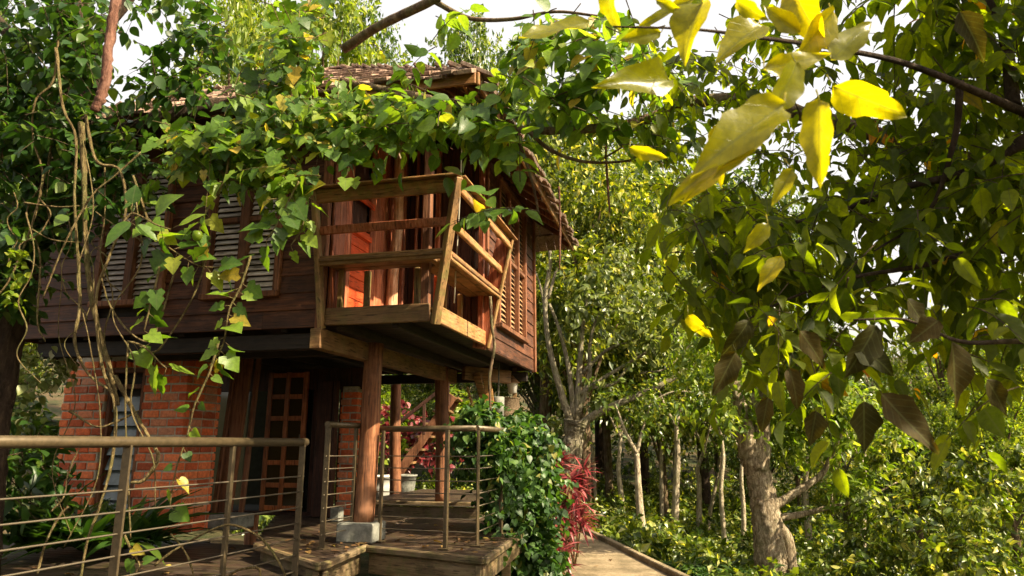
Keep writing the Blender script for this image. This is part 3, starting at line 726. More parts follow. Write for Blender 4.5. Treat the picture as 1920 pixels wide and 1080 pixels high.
rail(RT-.055, .12, .035, .0, 'rail', .6); railr(RT-.055, .12, .035, .0, 'rail', .85)
m = MB(); m.bar(H(BU+.04, -.06-K, RT+.012), H(-.07-K, -.06-K, RT+.012), .085, .018, side=V, r=.7); m.bar(H(-.06-K, -.02-K, RT+.014), H(-.06-K, BV+.08, RT+.014), .085, .018, side=U, r=.95); m.build('balcony_cap_rail', M['rail'], house)
rail(1.76, .075, .035, .03, 'redv', .35); railr(1.76, .085, .035, .03, 'rail', .9)
rail(1.50, .085, .04, -.0, 'beam', .75); railr(1.50, .10, .04, .0, 'rail', .8)
m = MB()   # bench seat running round the corner
for k_ in range(3):
    q = -.14 + k_*.125
    m.bar(H(BU-.02, q, 1.50), H(q+.0, q, 1.50), .118, .03, side=V); m.bar(H(q, q+.06, 1.50), H(q, BV-.02, 1.50), .118, .03, side=U)
m.build('bench_seat', M['beam'], house)
m = MB()
for (uu, vv) in ((BU-.08, .12), (BU-.28, .22), (.22, .2), (.10, .12), (.2, .85), (.2, 1.35)):
    m = MB(); m.bar(H(uu, vv, FL), H(uu, vv, 1.49), .05, .05, side=U); m.build('bench_leg', M['railv'], house)
m = MB(); m.bar(H(.19, .62, FL), H(.19, .62, 1.5), .11, .03, side=V); m.build('bench_panel', M['red'], house)
m = MB(); m.tube([H(-.12, .35, WT-.1), H(-.10, .36, 2.2), H(-.05, .4, 1.2)], .006, 6, 4); m.build('hanging_rope', M['rope'], house)

# ================================================================ DECKS
def clip_chord(poly, o, d, n):
    """intersections of line o+t d with convex poly"""
    ts = []
    for a, bq in zip(poly, poly[1:] + poly[:1]):
        a = np.array(a, float); bq = np.array(bq, float); e = bq - a; den = d[0]*e[1] - d[1]*e[0]
        if abs(den) < 1e-9: continue
        w_ = a - o; t = (w_[0]*e[1] - w_[1]*e[0]) / den; s = (w_[0]*d[1] - w_[1]*d[0]) / den
        if -1e-9 <= s <= 1 + 1e-9: ts.append(t)
    return (min(ts), max(ts)) if len(ts) >= 2 else None
def platform(name, label, poly, z, dirv, edges, mat='deck', bw_=.11, skirt=.22, legs=()):
    base = np.mean(np.array(poly), 0); root = empty(name, (base[0], base[1], 0), label, 'deck')
    d = nrm(np.array(dirv, float)); n = np.array([-d[1], d[0]]); m = MB()
    pr = [np.array(p) @ n for p in poly]; s = min(pr) + bw_/2
    while s < max(pr):
        c = clip_chord(poly, n * s, d, n)
        if c and c[1] - c[0] > .05:
            a = n*s + d*c[0]; e = n*s + d*c[1]
            m.bar((*a, EYE+z-.014), (*e, EYE+z-.014), bw_-.006, .028, side=(*n, 0), b=.004)
        s += bw_
    m.build('deck_boards', M[mat], root)
    m = MB(); k2 = MB()
    for (a, bq) in edges:
        a = np.array(poly[a]); bq = np.array(poly[bq]); t = nrm(bq - a); q = np.array([t[1], -t[0]])
        if (a + q*.1 - base) @ q < (a - base) @ q: q = -q
        ctr = base - a
        if ctr @ q > 0: q = -q
        a3 = np.array([*(a), 0]); b3 = np.array([*bq, 0]); q3 = np.array([*q, 0])
        m.bar(a3 + q3*.012 + Z*(EYE+z-.026), b3 + q3*.012 + Z*(EYE+z-.026), .058, .05, b=.012, ext=.012)
        k2.bar(a3 - q3*.05 + Z*(EYE+z-.15), b3 - q3*.05 + Z*(EYE+z-.15), skirt-.05, .05, b=.006, ext=-.02)
    m.build('edge_board', M['deckedge'], root); k2.build('bearer', M['deckedge'], root)
    for (x, y) in legs:
        m = MB(); m.bar((x, y, -.1 + min(0, float(ground_z(x, y)))), (x, y, EYE+z-.06), .09, .09, side=(1, 0, 0)); m.build('support_post', M['deckedge'], root)
    return root
DZ = -.88
A = G(602, 1056, EYE+DZ)[:2]; B = G(684, 1021, EYE+DZ)[:2]; Cc = G(907, 1044, EYE+DZ)[:2]; D = G(968, 1002, EYE+DZ)[:2]
E2 = A + (G(560, 1043, EYE+DZ)[:2] - A) * 3.2
bk = H(0.2, 3.15, 0)[:2]; bl_ = H(1.35, 3.1, 0)[:2]; br_ = H(3.1, 3.0, 0)[:2]
platform('wooden_deck', 'dark board deck in front of the panelled door, with a pale sunlit corner', [tuple(E2), tuple(A), tuple(B), tuple(bl_), tuple(br_)], DZ, tuple(A - E2), [(0, 1), (1, 2)], legs=[tuple(A + np.array([-.1, .15]))])
Dx = D + nrm(D - Cc) * 1.2
platform('wooden_deck', 'projecting corner deck with mossy edge boards, beside the climbing ivy', [tuple(B + np.array([.01, -.02])), tuple(Cc), tuple(Dx), tuple(bk), tuple(bl_ + np.array([.01, 0]))], DZ-.004, tuple(Cc - B), [(0, 1), (1, 2)], legs=[tuple(Cc + np.array([-.06, .22])), tuple(B + np.array([.2, .2])), tuple(D - np.array([.1, 0]))])
platform('wooden_deck', 'low dark walkway deck behind the left steel railing', [(-2.95, 1.6), (-1.52, 5.5), (-2.3, 7.35), (-5.6, 8.6), (-6.6, 2.2)], -1.02, (-.96, .25), [(0, 1)])
st_ = [H(.45, 3.0, 0)[:2], H(2.0, 3.0, 0)[:2], H(2.0, 5.2, 0)[:2], H(.3, 5.2, 0)[:2]]
platform('wooden_step', 'raised dark step at the back of the deck below the stairs', [tuple(x) for x in st_], -.70, tuple(-U[:2]), [(0, 1)])

# concrete footings
def block(name, c, hx, hy, hz, label, az=AZ):
    m = MB(); a = np.array([math.cos(az), -math.sin(az)*1, 0]); a = -U; m.box((0, 0, hz), [a, V, Z], [hx, hy, hz], .015)
    o = m.build(name, M['concrete']); o.location = tuple(c); return tag(o, label, 'footing')
block('concrete_block', (p1b[0]-.01, p1b[1]-.02, EYE+DZ), .18, .15, (p1b[2]-(EYE+DZ))/2+.001, 'grey concrete footing under the thick log post on the deck')
q = P(430, 985, 7.85); block('concrete_block', (q[0], q[1], EYE-.90), .2, .16, .075, 'low grey concrete footing beside the brick pillar')
q = P(632, 960, 8.3); block('concrete_block', (q[0], q[1], EYE+DZ), .06, .06, .08, 'small grey concrete footing at the wide board right of the door')

# ================================================================ STEEL RAILINGS
def railing(label, pts, rail_z, base_z, posts, ncab=7, tube_r=.03, first=.24, step=.108, pw=.045):
    root = empty('steel_railing', (pts[0][0], pts[0][1], EYE+base_z), label, 'railing')
    p3 = [np.array([x, y, EYE+rail_z]) for (x, y) in pts]
    m = MB()
    for a, bq in zip(p3[:-1], p3[1:]):
        m.tube([a, bq], tube_r, 14, 2, r=.5)
    m.build('handrail', M['steel'], root)
    for (x, y, wd) in posts:
        m = MB(); dd = nrm(p3[1] - p3[0]); 
        m.bar((x, y, EYE+base_z), (x, y, EYE+rail_z-tube_r*.6), wd, .014 if wd > .04 else wd, side=nrm(np.cross(dd, Z)) if wd > .04 else dd, b=.003)
        m.box((x, y, EYE+base_z+.006), [dd, np.cross(dd, Z), Z], [.05, .05, .006], .002); pm = m.build('post', M['steel'], root)
    for k_ in range(ncab):
        m = MB(); z = rail_z - first - k_*step
        for a, bq in zip(p3[:-1], p3[1:]):
            a = a.copy(); bq = bq.copy(); a[2] = bq[2] = EYE + z; m.tube([a, (a+bq)/2 - Z*.003, bq], .0055, 6, 3, r=.5)
        m.build('cable', M['cable'], root)
    return root
d1 = np.array([.316, .949]); A1 = np.array([-2.32, 3.2]); E1 = np.array([-1.575, 5.43])
d1 = nrm(E1 - A1); S1 = A1 - d1*1.5
def on_line(px, a, d, horizon=830):
    k_ = (px - 960) / (F * CP + 290 * SP); return a + d * ((k_*a[1] - a[0]) / (d[0] - k_*d[1]))
ps = []
for px_, w_ in ((241, .06), (438, .03), (568, .05)):
    q = on_line(px_, A1, d1); ps.append((q[0], q[1], w_))
q = S1 + d1*.2; ps.append((q[0], q[1], .05))
railing('long bronze steel railing nearest the camera, vines hanging over its handrail', [tuple(S1), tuple(E1)], .003, -1.02, ps, 7, .030, .25, .112)
q605 = G(603, 1030, EYE+DZ)[:2]; q660 = G(658, 1016, EYE+DZ)[:2]
dd = nrm(q660 - q605)
railing('short steel railing section left of the thick log post', [tuple(q605 - dd*.02), tuple(q660 + dd*.35)], .155, DZ, [(*q605, .055), (*q660, .03)], 7, .028, .27, .108)
q708 = G(711, 1016, EYE+DZ)[:2]; q835 = G(835, 1030, EYE+DZ)[:2]; q893 = G(895, 1024, EYE+DZ)[:2]; q940 = G(939, 1002, EYE+DZ)[:2]
lft = q708 + nrm(q708 - q835)*.21; crn = q893 + nrm(q893-q835)*-.02; rgt = crn + V[:2]*2.3
qe = crn + V[:2]*1.6
railing('steel corner railing on the projecting deck, its right end buried in ivy', [tuple(lft), tuple(crn), tuple(rgt)], .125, DZ, [(*q708, .03), (*q835, .035), (*q893, .05), (*q940, .035), (*qe, .035)], 7, .028, .245, .108)

# ================================================================ BEHIND THE HOUSE: stairs, pots, lantern
st = empty('garden_staircase', tuple(P(790, 930, 12)[:2]) + (0,), 'red brown wooden stairs seen below the house between the log posts', 'stairs')
m = MB(); s0 = P(735, 905, 12.0); s1 = P(850, 742, 12.0)
for o_ in (0, .8): m.bar(s0 + np.array([0, o_, 0]), s1 + np.array([0, o_, 0]), .15, .05)
m.build('stringer', M['frame'], st)
m = MB()
for t in np.linspace(.05, .95, 7): c = s0 + (s1-s0)*t + np.array([0, .4, .03]); m.box(c, np.eye(3), [.15, .42, .02])
m.build('tread', M['beam'], st)
m = MB(); m.bar(P(738, 800, 11.9), P(850, 712, 11.9), .06, .05)
for px_, a_, b_ in ((745, 890, 795), (795, 815, 757), (840, 760, 720)): m.bar(P(px_, a_, 11.9), P(px_, b_, 11.9), .05, .05, side=(1, 0, 0))
m.build('stair_handrail', M['darkv'], st)
def pot(px, py, Y, r, h, label, mat='white'):
    q = P(px, py, Y); m = MB(); m.lathe((0, 0, 0), [(0.01, 0), (r*.72, 0), (r*.9, h*.6), (r*.98, h*.93), (r*1.06, h*.94), (r*1.06, h), (r*.92, h), (r*.88, h*.9), (0.01, h*.88)], 20)
    o = m.build('plant_pot', M[mat]); o.location = tuple(q); return tag(o, label, 'pot')
pot(712, 945, 11.0, .17, .42, 'white pot behind the deck next to the thick log post')
pot(757, 940, 11.2, .19, .40, 'tan stone pot behind the dark rear post', 'concrete')
pot(731, 945, 11.6, .12, .45, 'narrow white pot between the two garden pots')
lt = empty('garden_lantern', tuple(P(963, 800, 9.6)[:2]) + (0,), 'small pale lantern on a wooden post under the house corner', 'lantern')
q = P(966, 800, 9.6); m = MB(); m.bar((q[0], q[1], 0), (q[0]-.01, q[1], P(966, 690, 9.6)[2]), .06, .06, side=(1, 0, 0)); m.build('post', M['beam'], lt)
q = P(961, 738, 9.5); m = MB(); m.lathe(q, [(.03, 0), (.055, .01), (.075, .13), (.08, .14)], 6); m.build('lamp_glass', M['white'], lt)
m = MB(); m.lathe(q, [(.11, .14), (.10, .16), (.05, .21), (.015, .25), (.01, .30)], 6); m.build('lamp_roof', M['beam'], lt)
q = P(952, 800, 9.2); m = MB(); m.lathe((0, 0, 0), [(.01, 0), (.14, 0), (.165, .16), (.15, .36), (.165, .37), (.13, .37), (.01, .34)], 18); o = m.build('wicker_basket', M['wicker']); o.location = tuple(q); tag(o, 'brown woven basket beside the lantern post', 'basket')
q = P(934, 790, 9.0); m = MB(); m.lathe((0, 0, 0), [(.01, 0), (.07, 0), (.08, .3), (.07, .31), (.01, .31)], 14); m.tube([(0, 0, .3), (0.01, 0, .75)], .012, 6, 2); o = m.build('grey_canister', M['concrete']); o.location = tuple(q); tag(o, 'grey cylinder with a thin upright rod left of the basket', 'cylinder')
m = MB(); m.bar(P(893, 700, 8.9) , P(918, 790, 8.9), .09, .06, r=.9); m.bar(P(912, 700, 8.7), P(925, 800, 8.7), .10, .06, r=.8); m.bar(P(876, 725, 8.6), P(890, 775, 8.6), .03, .03, r=.9)
o = m.build('leaning_timber', M['rail']); tag(o, 'pale timber offcuts leaning under the balcony behind the ivy', 'timber')


# ================================================================ FOLIAGE HELPERS
def shoot(lm, tw, o, d, L, n, size, kind, sag=.35, droop=.5, face=None, tr=.004, spread=.9, jit=.3):
    """a twig with alternate leaves along it"""
    o = np.asarray(o, float); d = nrm(np.asarray(d, float)); t = np.linspace(0, 1, 5)[:, None]
    pts = o + d * L * t - Z * (t**2) * L * sag
    if tw is not None: tw.tube(pts, [tr, tr*.35], 5, 2, r=.5)
    t = np.linspace(.12, 1.0, n) + RS.uniform(-.03, .03, n); c = o + d * L * t[:, None] - Z * (t[:, None]**2) * L * sag
    tan = nrm(d - Z * 2 * t[:, None] * sag); s = nrm(np.cross(tan, Z + RS.normal(size=3)*.25)); sg = np.where(np.arange(n) % 2, 1, -1)[:, None]
    ld = nrm(tan * .55 + s * sg * spread - Z * droop + RS.normal(size=(n, 3)) * jit)
    if n > 1: ld[-1] = nrm(tan[-1] - Z * .3)
    nn = (Z if face is None else np.asarray(face)) + RS.normal(size=(n, 3)) * .38
    leaves(lm, c + ld * size * .12, ld, nn, size * RS.uniform(.6, 1.2, n), kind)
def fill(lm, tw, regs, size, kind, L=.4, n=7, depth=.5, dirb=None, **kw):
    """regs: (px, py, Y, rx, ry, number of shoots)"""
    for (px, py, Y, rx, ry, cnt) in regs:
        for _ in range(cnt):
            a = RS.uniform(0, 6.283); q = math.sqrt(RS.uniform(0, 1))
            o = P(px + rx*q*math.cos(a), py + ry*q*math.sin(a), Y + RS.uniform(-depth, depth) * .5)
            d = RS.normal(size=3) * np.array([1, .7, .55]) + (np.zeros(3) if dirb is None else np.asarray(dirb))
            l_ = L * RS.uniform(.6, 1.3); d = nrm(d); shoot(lm, tw, o - d*l_*.5 + Z*l_*.1, d, l_, n, size, kind, **kw)
def wood_limbs(paths, mat, name, parent, seg=10, rough=.06):
    m = MB()
    for pts, rad in paths: m.tube(pts, rad, seg, 5, rough, r=.5)
    return m.build(name, mat, parent)
def px_path(pts, Y, dy=0.0):
    n = len(pts); return [P(p[0], p[1], (p[2] if len(p) > 2 else Y + dy * k_ / max(1, n-1))) for k_, p in enumerate(pts)]

# ================================================================ BACKGROUND TREES (four kinds, copied)
def make_tree(name, label, h, cr, nleaf, leafsize, mat, bark_, seed, flat=.75, low=.45, nb=13):
    global RS
    RS = np.random.RandomState(seed)
    root = empty(name, (0, 0, 0), label, 'tree')
    top = np.array([RS.uniform(-.3, .3), RS.uniform(-.3, .3), h * .72]); blobs = []; limbs = [([(0, 0, -.6), (RS.uniform(-.1, .1), 0, h*.3), (top + np.array([0.15, 0, 0])) * .75, top], [.16*h/8, .13*h/8, .10*h/8, .05*h/8])]
    for k_ in range(nb):
        a = k_ * 2.4 + RS.uniform(-.3, .3); e = RS.uniform(0, 1); z = h * (low + (1 - low) * .86 * e); rr = cr * math.sqrt(max(.08, 1 - (2*e - .85)**2 * .85)) * RS.uniform(.45, .78)
        c = np.array([math.cos(a)*rr, math.sin(a)*rr, z]); r = cr * RS.uniform(.30, .48)
        blobs.append((c, np.array([r, r, r*flat]), nleaf // nb))
        s_ = np.array([0, 0, z * RS.uniform(.5, .7)]) + top * np.array([1, 1, 0]) * .4
        limbs.append(([s_, (s_ + c) / 2 + Z * .2, c], [.055*h/8, .035*h/8, .012]))
    wood_limbs(limbs, M[bark_], 'trunk', root)
    m = MB(); scatter(m, blobs, leafsize, 'simple', per=22, clump=.35, droop=.35, shell=.25); m.build('crown', M[mat], root)
    return root
protos = [
 make_tree('broadleaf_tree', '', 8, 2.7, 17000, .17, 'leaf_deep', 'bark', 1, nb=17),
 make_tree('broadleaf_tree', '', 8, 2.4, 17000, .13, 'leaf_bg', 'barkpale', 2, low=.3, nb=20),
 make_tree('broadleaf_tree', '', 8, 2.6, 13000, .17, 'leaf_lime', 'bark', 3, low=.3, nb=18),
 make_tree('broadleaf_tree', '', 8, 3.0, 18000, .15, 'leaf_deep', 'barkdark', 4, flat=.6, low=.4, nb=20)]
RS = np.random.RandomState(5)
used = set()
BT = [ # kind, px, Y, top py, half width px, label
 (2, 470, 17, -60, 120, 'tall yellow green tree rising behind the left half of the roof'),
 (2, 620, 19, -60, 120, 'tall airy tree behind the middle of the roof, left of the sky gap'),
 (1, 715, 24, -10, 80, 'thin pale tree far behind the roof beside the sky gap'),
 (2, 925, 22, 60, 80, 'yellow green tree far behind the right end of the roof'),
 (0, 1010, 19, 165, 90, 'green tree directly behind the right eave of the house'),
 (0, 1080, 16, 270, 110, 'bright leafy tree right of the eave, behind the pollarded tree'),
 (3, 1180, 21, 250, 110, 'dark spreading tree behind the hanging rope like root'),
 (3, 1290, 20, 330, 110, 'olive tree behind the edge of the overhanging leaves'),
 (3, 1385, 19, 400, 110, 'deep green tree behind the middle of the overhanging branch'),
 (0, 1500, 24, 590, 100, 'far tree under the sky gaps, above the fork of the flaking trunk'),
 (1, 1620, 26, 640, 90, 'low distant tree below the widest sky gap'),
 (2, 1740, 19, 560, 110, 'lime green tree glowing below the overhanging branch'),
 (2, 1900, 17, 480, 120, 'lime green tree at the right edge of the picture'),
 (0, 1230, 17, 560, 110, 'mid height tree behind the bare spreading limbs'),
 (3, 1400, 15.5, 640, 110, 'dark low crowned tree behind the flaking trunk'),
 (1, 1560, 15, 700, 110, 'sunlit fine leaved tree right of the flaking trunk'),
 (0, 1690, 14, 740, 110, 'shaded tree with sparse lit leaves behind the brown hanging leaves'),
 (2, 1850, 13, 660, 120, 'bright tree low at the right, under the long dark leaves'),
 (1, 1010, 21, 470, 80, 'pale distant tree seen just right of the house corner'),
 (0, 820, 17, 640, 90, 'green tree seen between the log posts below the house'),
 (2, 735, 16, 690, 70, 'bright tree seen through the gap left of the rear post'),
 (1, 500, 21, -40, 90, 'fine leaved pale tree behind the tall one left of the roof top'),
 (1, 905, 20, 15, 90, 'hazy fine leaved tree between the two upper branches'),
 (1, 1235, 26, 170, 90, 'tall pale tree far behind, seen between the large yellow leaves'),
 (0, 1340, 25, 300, 90, 'distant green tree behind the upper part of the near foliage'),
 (3, 1110, 24, 300, 120, 'deep green tree filling the gap right of the house'),
 (0, 1130, 19, 470, 100, 'dark tree low behind the pollarded tree crown'),
 (3, 1320, 22, 470, 120, 'dark green tree behind the long bare limb'),
 (0, 1480, 19, 690, 110, 'deep green tree behind the second stem of the flaking trunk'),
 (3, 1640, 17, 760, 120, 'dark tree low behind the brown hanging leaves'),
 (0, 1790, 18, 720, 110, 'deep green tree behind the lowest long dark leaf'),
 (0, 20, 14, 280, 130, 'dark tree behind the left end of the house'),
 (1, -60, 11, -60, 110, 'dark tree at the left edge behind the vine covered trunk')]
for (kd, px_, Y_, top_, hw_, lab) in BT:
    tp = P(px_, top_, Y_); gz_ = float(ground_z(tp[0], Y_)); hgt = tp[2] - gz_; s_ = hgt / 7.9; wsc = (hw_ / F * Y_) / 2.5
    o = protos[kd] if kd not in used else copy_tree(protos[kd]); used.add(kd)
    o.location = (tp[0], Y_, gz_); fx = .55 if top_ < 200 and px_ != 1010 else .82; o.scale = (s_*fx, s_*fx, s_); o.rotation_euler = (0, 0, RS.uniform(0, 6.28)); tag(o, lab, 'tree', 'forest trees behind the house and path')

# far wood closing the valley
m = MB()
blobs = []
for k_ in range(190):
    px_ = RS.uniform(640, 2150); Y_ = RS.uniform(25, 33); topy = np.interp(px_, [640, 1000, 1250, 1450, 1600, 1750, 2000], [600, 430, 420, 560, 690, 640, 600])
    py_ = RS.uniform(topy, 980); blobs.append(BP(px_, py_, Y_, 60, 48, 330, .8))
for k_ in range(40):
    px_ = RS.uniform(-300, 700); Y_ = RS.uniform(17, 22); blobs.append(BP(px_, RS.uniform(420, 980), Y_, 90, 70, 260, .8))
scatter(m, blobs, .26, 'simple', per=24, clump=.4, shell=.1)
o = m.build('far_wood', M['leaf_deep']); o['kind'] = 'stuff'; tag(o, 'dense mass of distant trees closing the valley behind everything', 'woodland')
# undergrowth
m = MB(); n = 0; blobs = []
for k_ in range(520):
    px_ = RS.uniform(1010, 2050); Y_ = RS.uniform(11.5, 22); d_ = ray(px_, 900); x_ = d_[0] / d_[1] * Y_
    if x_ < 1.7 + (13 - Y_) * .12 and Y_ < 17: continue
    h_ = RS.uniform(.25, .6) * (1 + (Y_-11.5)*.08) * (1.5 if px_ > 1600 else 1); z_ = float(ground_z(x_, Y_)); blobs.append((np.array([x_, Y_, z_ + h_*.4]), np.array([.6, .6, h_*.7]), 230))
for k_ in range(60):
    x_ = RS.uniform(-6, 1.0); Y_ = RS.uniform(13.5, 17); h_ = RS.uniform(.3, 1.0); blobs.append((np.array([x_, Y_, h_*.4]), np.array([.7, .6, h_*.7]), 200))
for k_ in range(26):
    x_ = RS.uniform(2.6, 5.0); Y_ = RS.uniform(7.5, 11); z_ = float(ground_z(x_, Y_)); blobs.append((np.array([x_, Y_, z_ + .1]), np.array([.5, .5, .35]), 170))
scatter(m, blobs, .15, 'simple', per=20, clump=.4, shell=.2)
o = m.build('undergrowth', M['leaf_deep']); o['kind'] = 'stuff'; tag(o, 'tangled low green undergrowth covering the valley floor', 'undergrowth')

# ================================================================ NAMED TREES OF THE VALLEY
def special_tree(name, label, paths, mat, crown=None, cat='tree', group=None, base=None):
    base = paths[0][0][0] if base is None else base
    root = empty(name, tuple(base), label, cat, group)
    m0 = MB(); m0.tube(paths[0][0], paths[0][1], 22, 16, .10, r=.5, sm=True); m0.build('trunk', M[mat], root)
    if len(paths) > 1: wood_limbs(paths[1:], M[mat], 'limbs', root)
    if crown:
        m = MB(); scatter(m, crown[0], crown[1], crown[3] if len(crown) > 3 else 'simple', per=14, clump=.5, droop=.5, shell=.2); m.build('crown', M[crown[2]], root)
    return root
def rpx(w_, Y): return w_ / 2 / F * Y
Y_ = 13.5
def pp(*pts, Y=13.5): return px_path(pts, Y)
special_tree('pollarded_tree', 'pale pollarded tree with a fan of bare crooked limbs at the end of the path', [
 (pp((1066, 1000), (1068, 900), (1076, 820), (1080, 788)), [rpx(44, Y_), rpx(36, Y_), rpx(34, Y_), rpx(46, Y_)]),
 (pp((1072, 795), (1050, 730), (1028, 640), (1022, 560), (1032, 490), (1026, 440)), [rpx(.72*22, Y_), rpx(.72*15, Y_), rpx(.72*12, Y_), rpx(.72*8, Y_)]),
 (pp((1026, 600), (1014, 540), (1000, 500)), [rpx(.72*8, Y_), rpx(.72*5, Y_)]),
 (pp((1028, 560), (1042, 510), (1056, 480)), [rpx(.72*9, Y_), rpx(.72*5, Y_)]),
 (pp((1076, 792), (1070, 720), (1060, 660), (1046, 610), (1030, 570)), [rpx(.72*16, Y_), rpx(.72*11, Y_), rpx(.72*8, Y_)]),
 (pp((1080, 790), (1086, 700), (1092, 620), (1100, 560)), [rpx(.72*20, Y_), rpx(.72*14, Y_), rpx(.72*8, Y_)]),
 (pp((1082, 780), (1104, 710), (1106, 650), (1118, 600), (1150, 560)), [rpx(.72*16, Y_), rpx(.72*10, Y_), rpx(.72*5, Y_)]),
 (pp((1088, 740), (1130, 710), (1180, 680), (1230, 650)), [rpx(.72*14, Y_), rpx(.72*10, Y_), rpx(.72*5, Y_)]),
 (pp((1092, 728), (1150, 720), (1175, 690), (1195, 660)), [rpx(.72*10, Y_), rpx(.72*8, Y_), rpx(.72*4, Y_)]),
 (pp((1092, 700), (1140, 655), (1190, 640), (1230, 628)), [rpx(.72*11, Y_), rpx(.72*7, Y_), rpx(.72*4, Y_)]),
 (pp((1086, 800), (1120, 775), (1180, 748), (1240, 722), (1290, 690), (1330, 660)), [rpx(.72*24, Y_), rpx(.72*18, Y_), rpx(.72*14, Y_), rpx(.72*6, Y_)]),
 (pp((1190, 745), (1220, 752), (1260, 735), (1300, 735)), [rpx(.72*7, Y_), rpx(.72*4, Y_)]),
 (pp((1200, 700), (1250, 690), (1300, 640)), [rpx(.72*6, Y_), rpx(.72*3, Y_)])], 'barkpale',
 ([BP(1110, 560, 13.3, 60, 50, 420), BP(1180, 590, 13.0, 70, 60, 520), BP(1240, 620, 13.2, 60, 50, 420), BP(1290, 560, 13.4, 50, 60, 300), BP(1150, 500, 13.6, 70, 40, 380), BP(1040, 800, 13.9, 40, 30, 160), BP(1150, 760, 14.0, 50, 20, 120)], .15, 'leaf_olive', 'lance'))
Y_ = 10.5
special_tree('flaking_bark_tree', 'thick trunk of flaking pale bark with a second stem in the valley', [
 (pp((1450, 1180), (1446, 1080), (1438, 980), (1424, 900), (1408, 850), (1394, 790), (1376, 720), (1366, 650), Y=10.5), [rpx(62, Y_), rpx(56, Y_), rpx(50, Y_), rpx(44, Y_), rpx(42, Y_), rpx(34, Y_), rpx(24, Y_), rpx(12, Y_)]),
 (pp((1420, 880), (1428, 840), (1430, 780), (1436, 720), Y=10.45), [rpx(40, Y_), rpx(34, Y_), rpx(26, Y_), rpx(14, Y_)]),
 (pp((1398, 800), (1420, 740), (1460, 690), (1480, 620), Y=10.5), [rpx(30, Y_), rpx(22, Y_), rpx(14, Y_), rpx(6, Y_)]),
 (pp((1484, 1160), (1480, 1060), (1474, 1010), (1452, 975), Y=10.6), [rpx(28, Y_), rpx(26, Y_), rpx(24, Y_), rpx(18, Y_)]),
 (pp((1446, 952), (1490, 925), (1540, 890), (1560, 850), (1590, 790), (1620, 740), Y=10.6), [rpx(18, Y_), rpx(13, Y_), rpx(9, Y_), rpx(6, Y_), rpx(2, Y_)]),
 (pp((1452, 972), (1500, 965), (1560, 950), (1620, 935), (1690, 900), Y=10.8), [rpx(15, Y_), rpx(10, Y_), rpx(6, Y_), rpx(2, Y_)])], 'barkbig',
 ([BP(1390, 700, 10.4, 100, 60, 1100), BP(1330, 660, 10.8, 70, 60, 700), BP(1480, 730, 10.6, 90, 60, 1100), BP(1610, 790, 10.8, 80, 60, 900), BP(1540, 770, 10.5, 80, 60, 900), BP(1370, 780, 10.3, 50, 35, 300), BP(1480, 810, 10.4, 40, 30, 260), BP(1600, 910, 10.9, 70, 40, 500)], .13, 'leaf_lime'))
TT = [((1208, 1090), (1204, 1000), (1198, 930), (1194, 850), 13, 15, 'slim pale trunk leaning left just beyond the path kerb'),
 ((1268, 1060), (1266, 960), (1270, 860), (1268, 800), 15, 13, 'straight slim trunk forking near the long bare limb'),
 ((1310, 1040), (1311, 910), (1308, 880), (1322, 840), 16, 9, 'thin crooked pale trunk with a kink at mid height'),
 ((1326, 1050), (1330, 970), (1344, 900), (1350, 850), 17, 7, 'very thin leaning trunk right of the kinked one'),
 ((1241, 1000), (1240, 900), (1240, 820), (1236, 760), 16.5, 7, 'thin reddish trunk between the two slim pale ones'),
 ((1392, 1060), (1394, 960), (1390, 900), (1392, 850), 13, 8, 'dark thin trunk beside the flaking trunk'),
 ((1514, 1070), (1516, 1000), (1510, 930), (1512, 870), 15, 12, 'slim trunk behind the two low limbs on the right'),
 ((1562, 1060), (1560, 990), (1558, 930), (1556, 880), 16, 7, 'thin upright trunk farthest right among the slim ones'),
 ((1620, 1075), (1618, 1000), (1624, 930), (1620, 870), 13, 9, 'slim pale trunk standing among the right hand shrubs'),
 ((1360, 1000), (1352, 930), (1356, 860), (1350, 800), 14, 8, 'slim trunk just left of the flaking trunk'),
 ((1170, 1010), (1166, 940), (1160, 880), (1164, 820), 16, 9, 'slim greyish trunk nearest the red plants'),
 ((1118, 1000), (1116, 920), (1112, 850), (1104, 800), 17, 6, 'thin trunk between the red plants and the valley')]
for k_, (a_, b_, c_, d_, Y_, w_, lab) in enumerate(TT):
    x_, z_ = P(*a_, Y_)[0], 0; g_ = float(ground_z(x_, Y_)); bs = P(*a_, Y_); bs[2] = min(bs[2], g_ - .1) if bs[2] > g_ else bs[2]
    tp = P(*d_, Y_)
    paths = [([bs] + px_path([b_, c_, d_], Y_), [rpx(w_*1.2, Y_), rpx(w_, Y_), rpx(w_*.85, Y_), rpx(w_*.6, Y_)]),
             ([tp, tp + np.array([-.18, 0, .35]), tp + np.array([-.35, .1, .9])], [rpx(w_*.6, Y_), rpx(w_*.4, Y_), .008]),
             ([tp, tp + np.array([.1, 0, .35]), tp + np.array([.28, -.1, .9])], [rpx(w_*.5, Y_), rpx(w_*.35, Y_), .008])]
    special_tree('slim_tree', lab, paths, 'barkslim', ([(tp + np.array([-.2, 0, 1.0]), np.array([.8, .6, .5]), 260), (tp + np.array([.4, 0, .8]), np.array([.6, .5, .4]), 180)], .13, 'leaf_bg'), group='slim trunks in the valley')

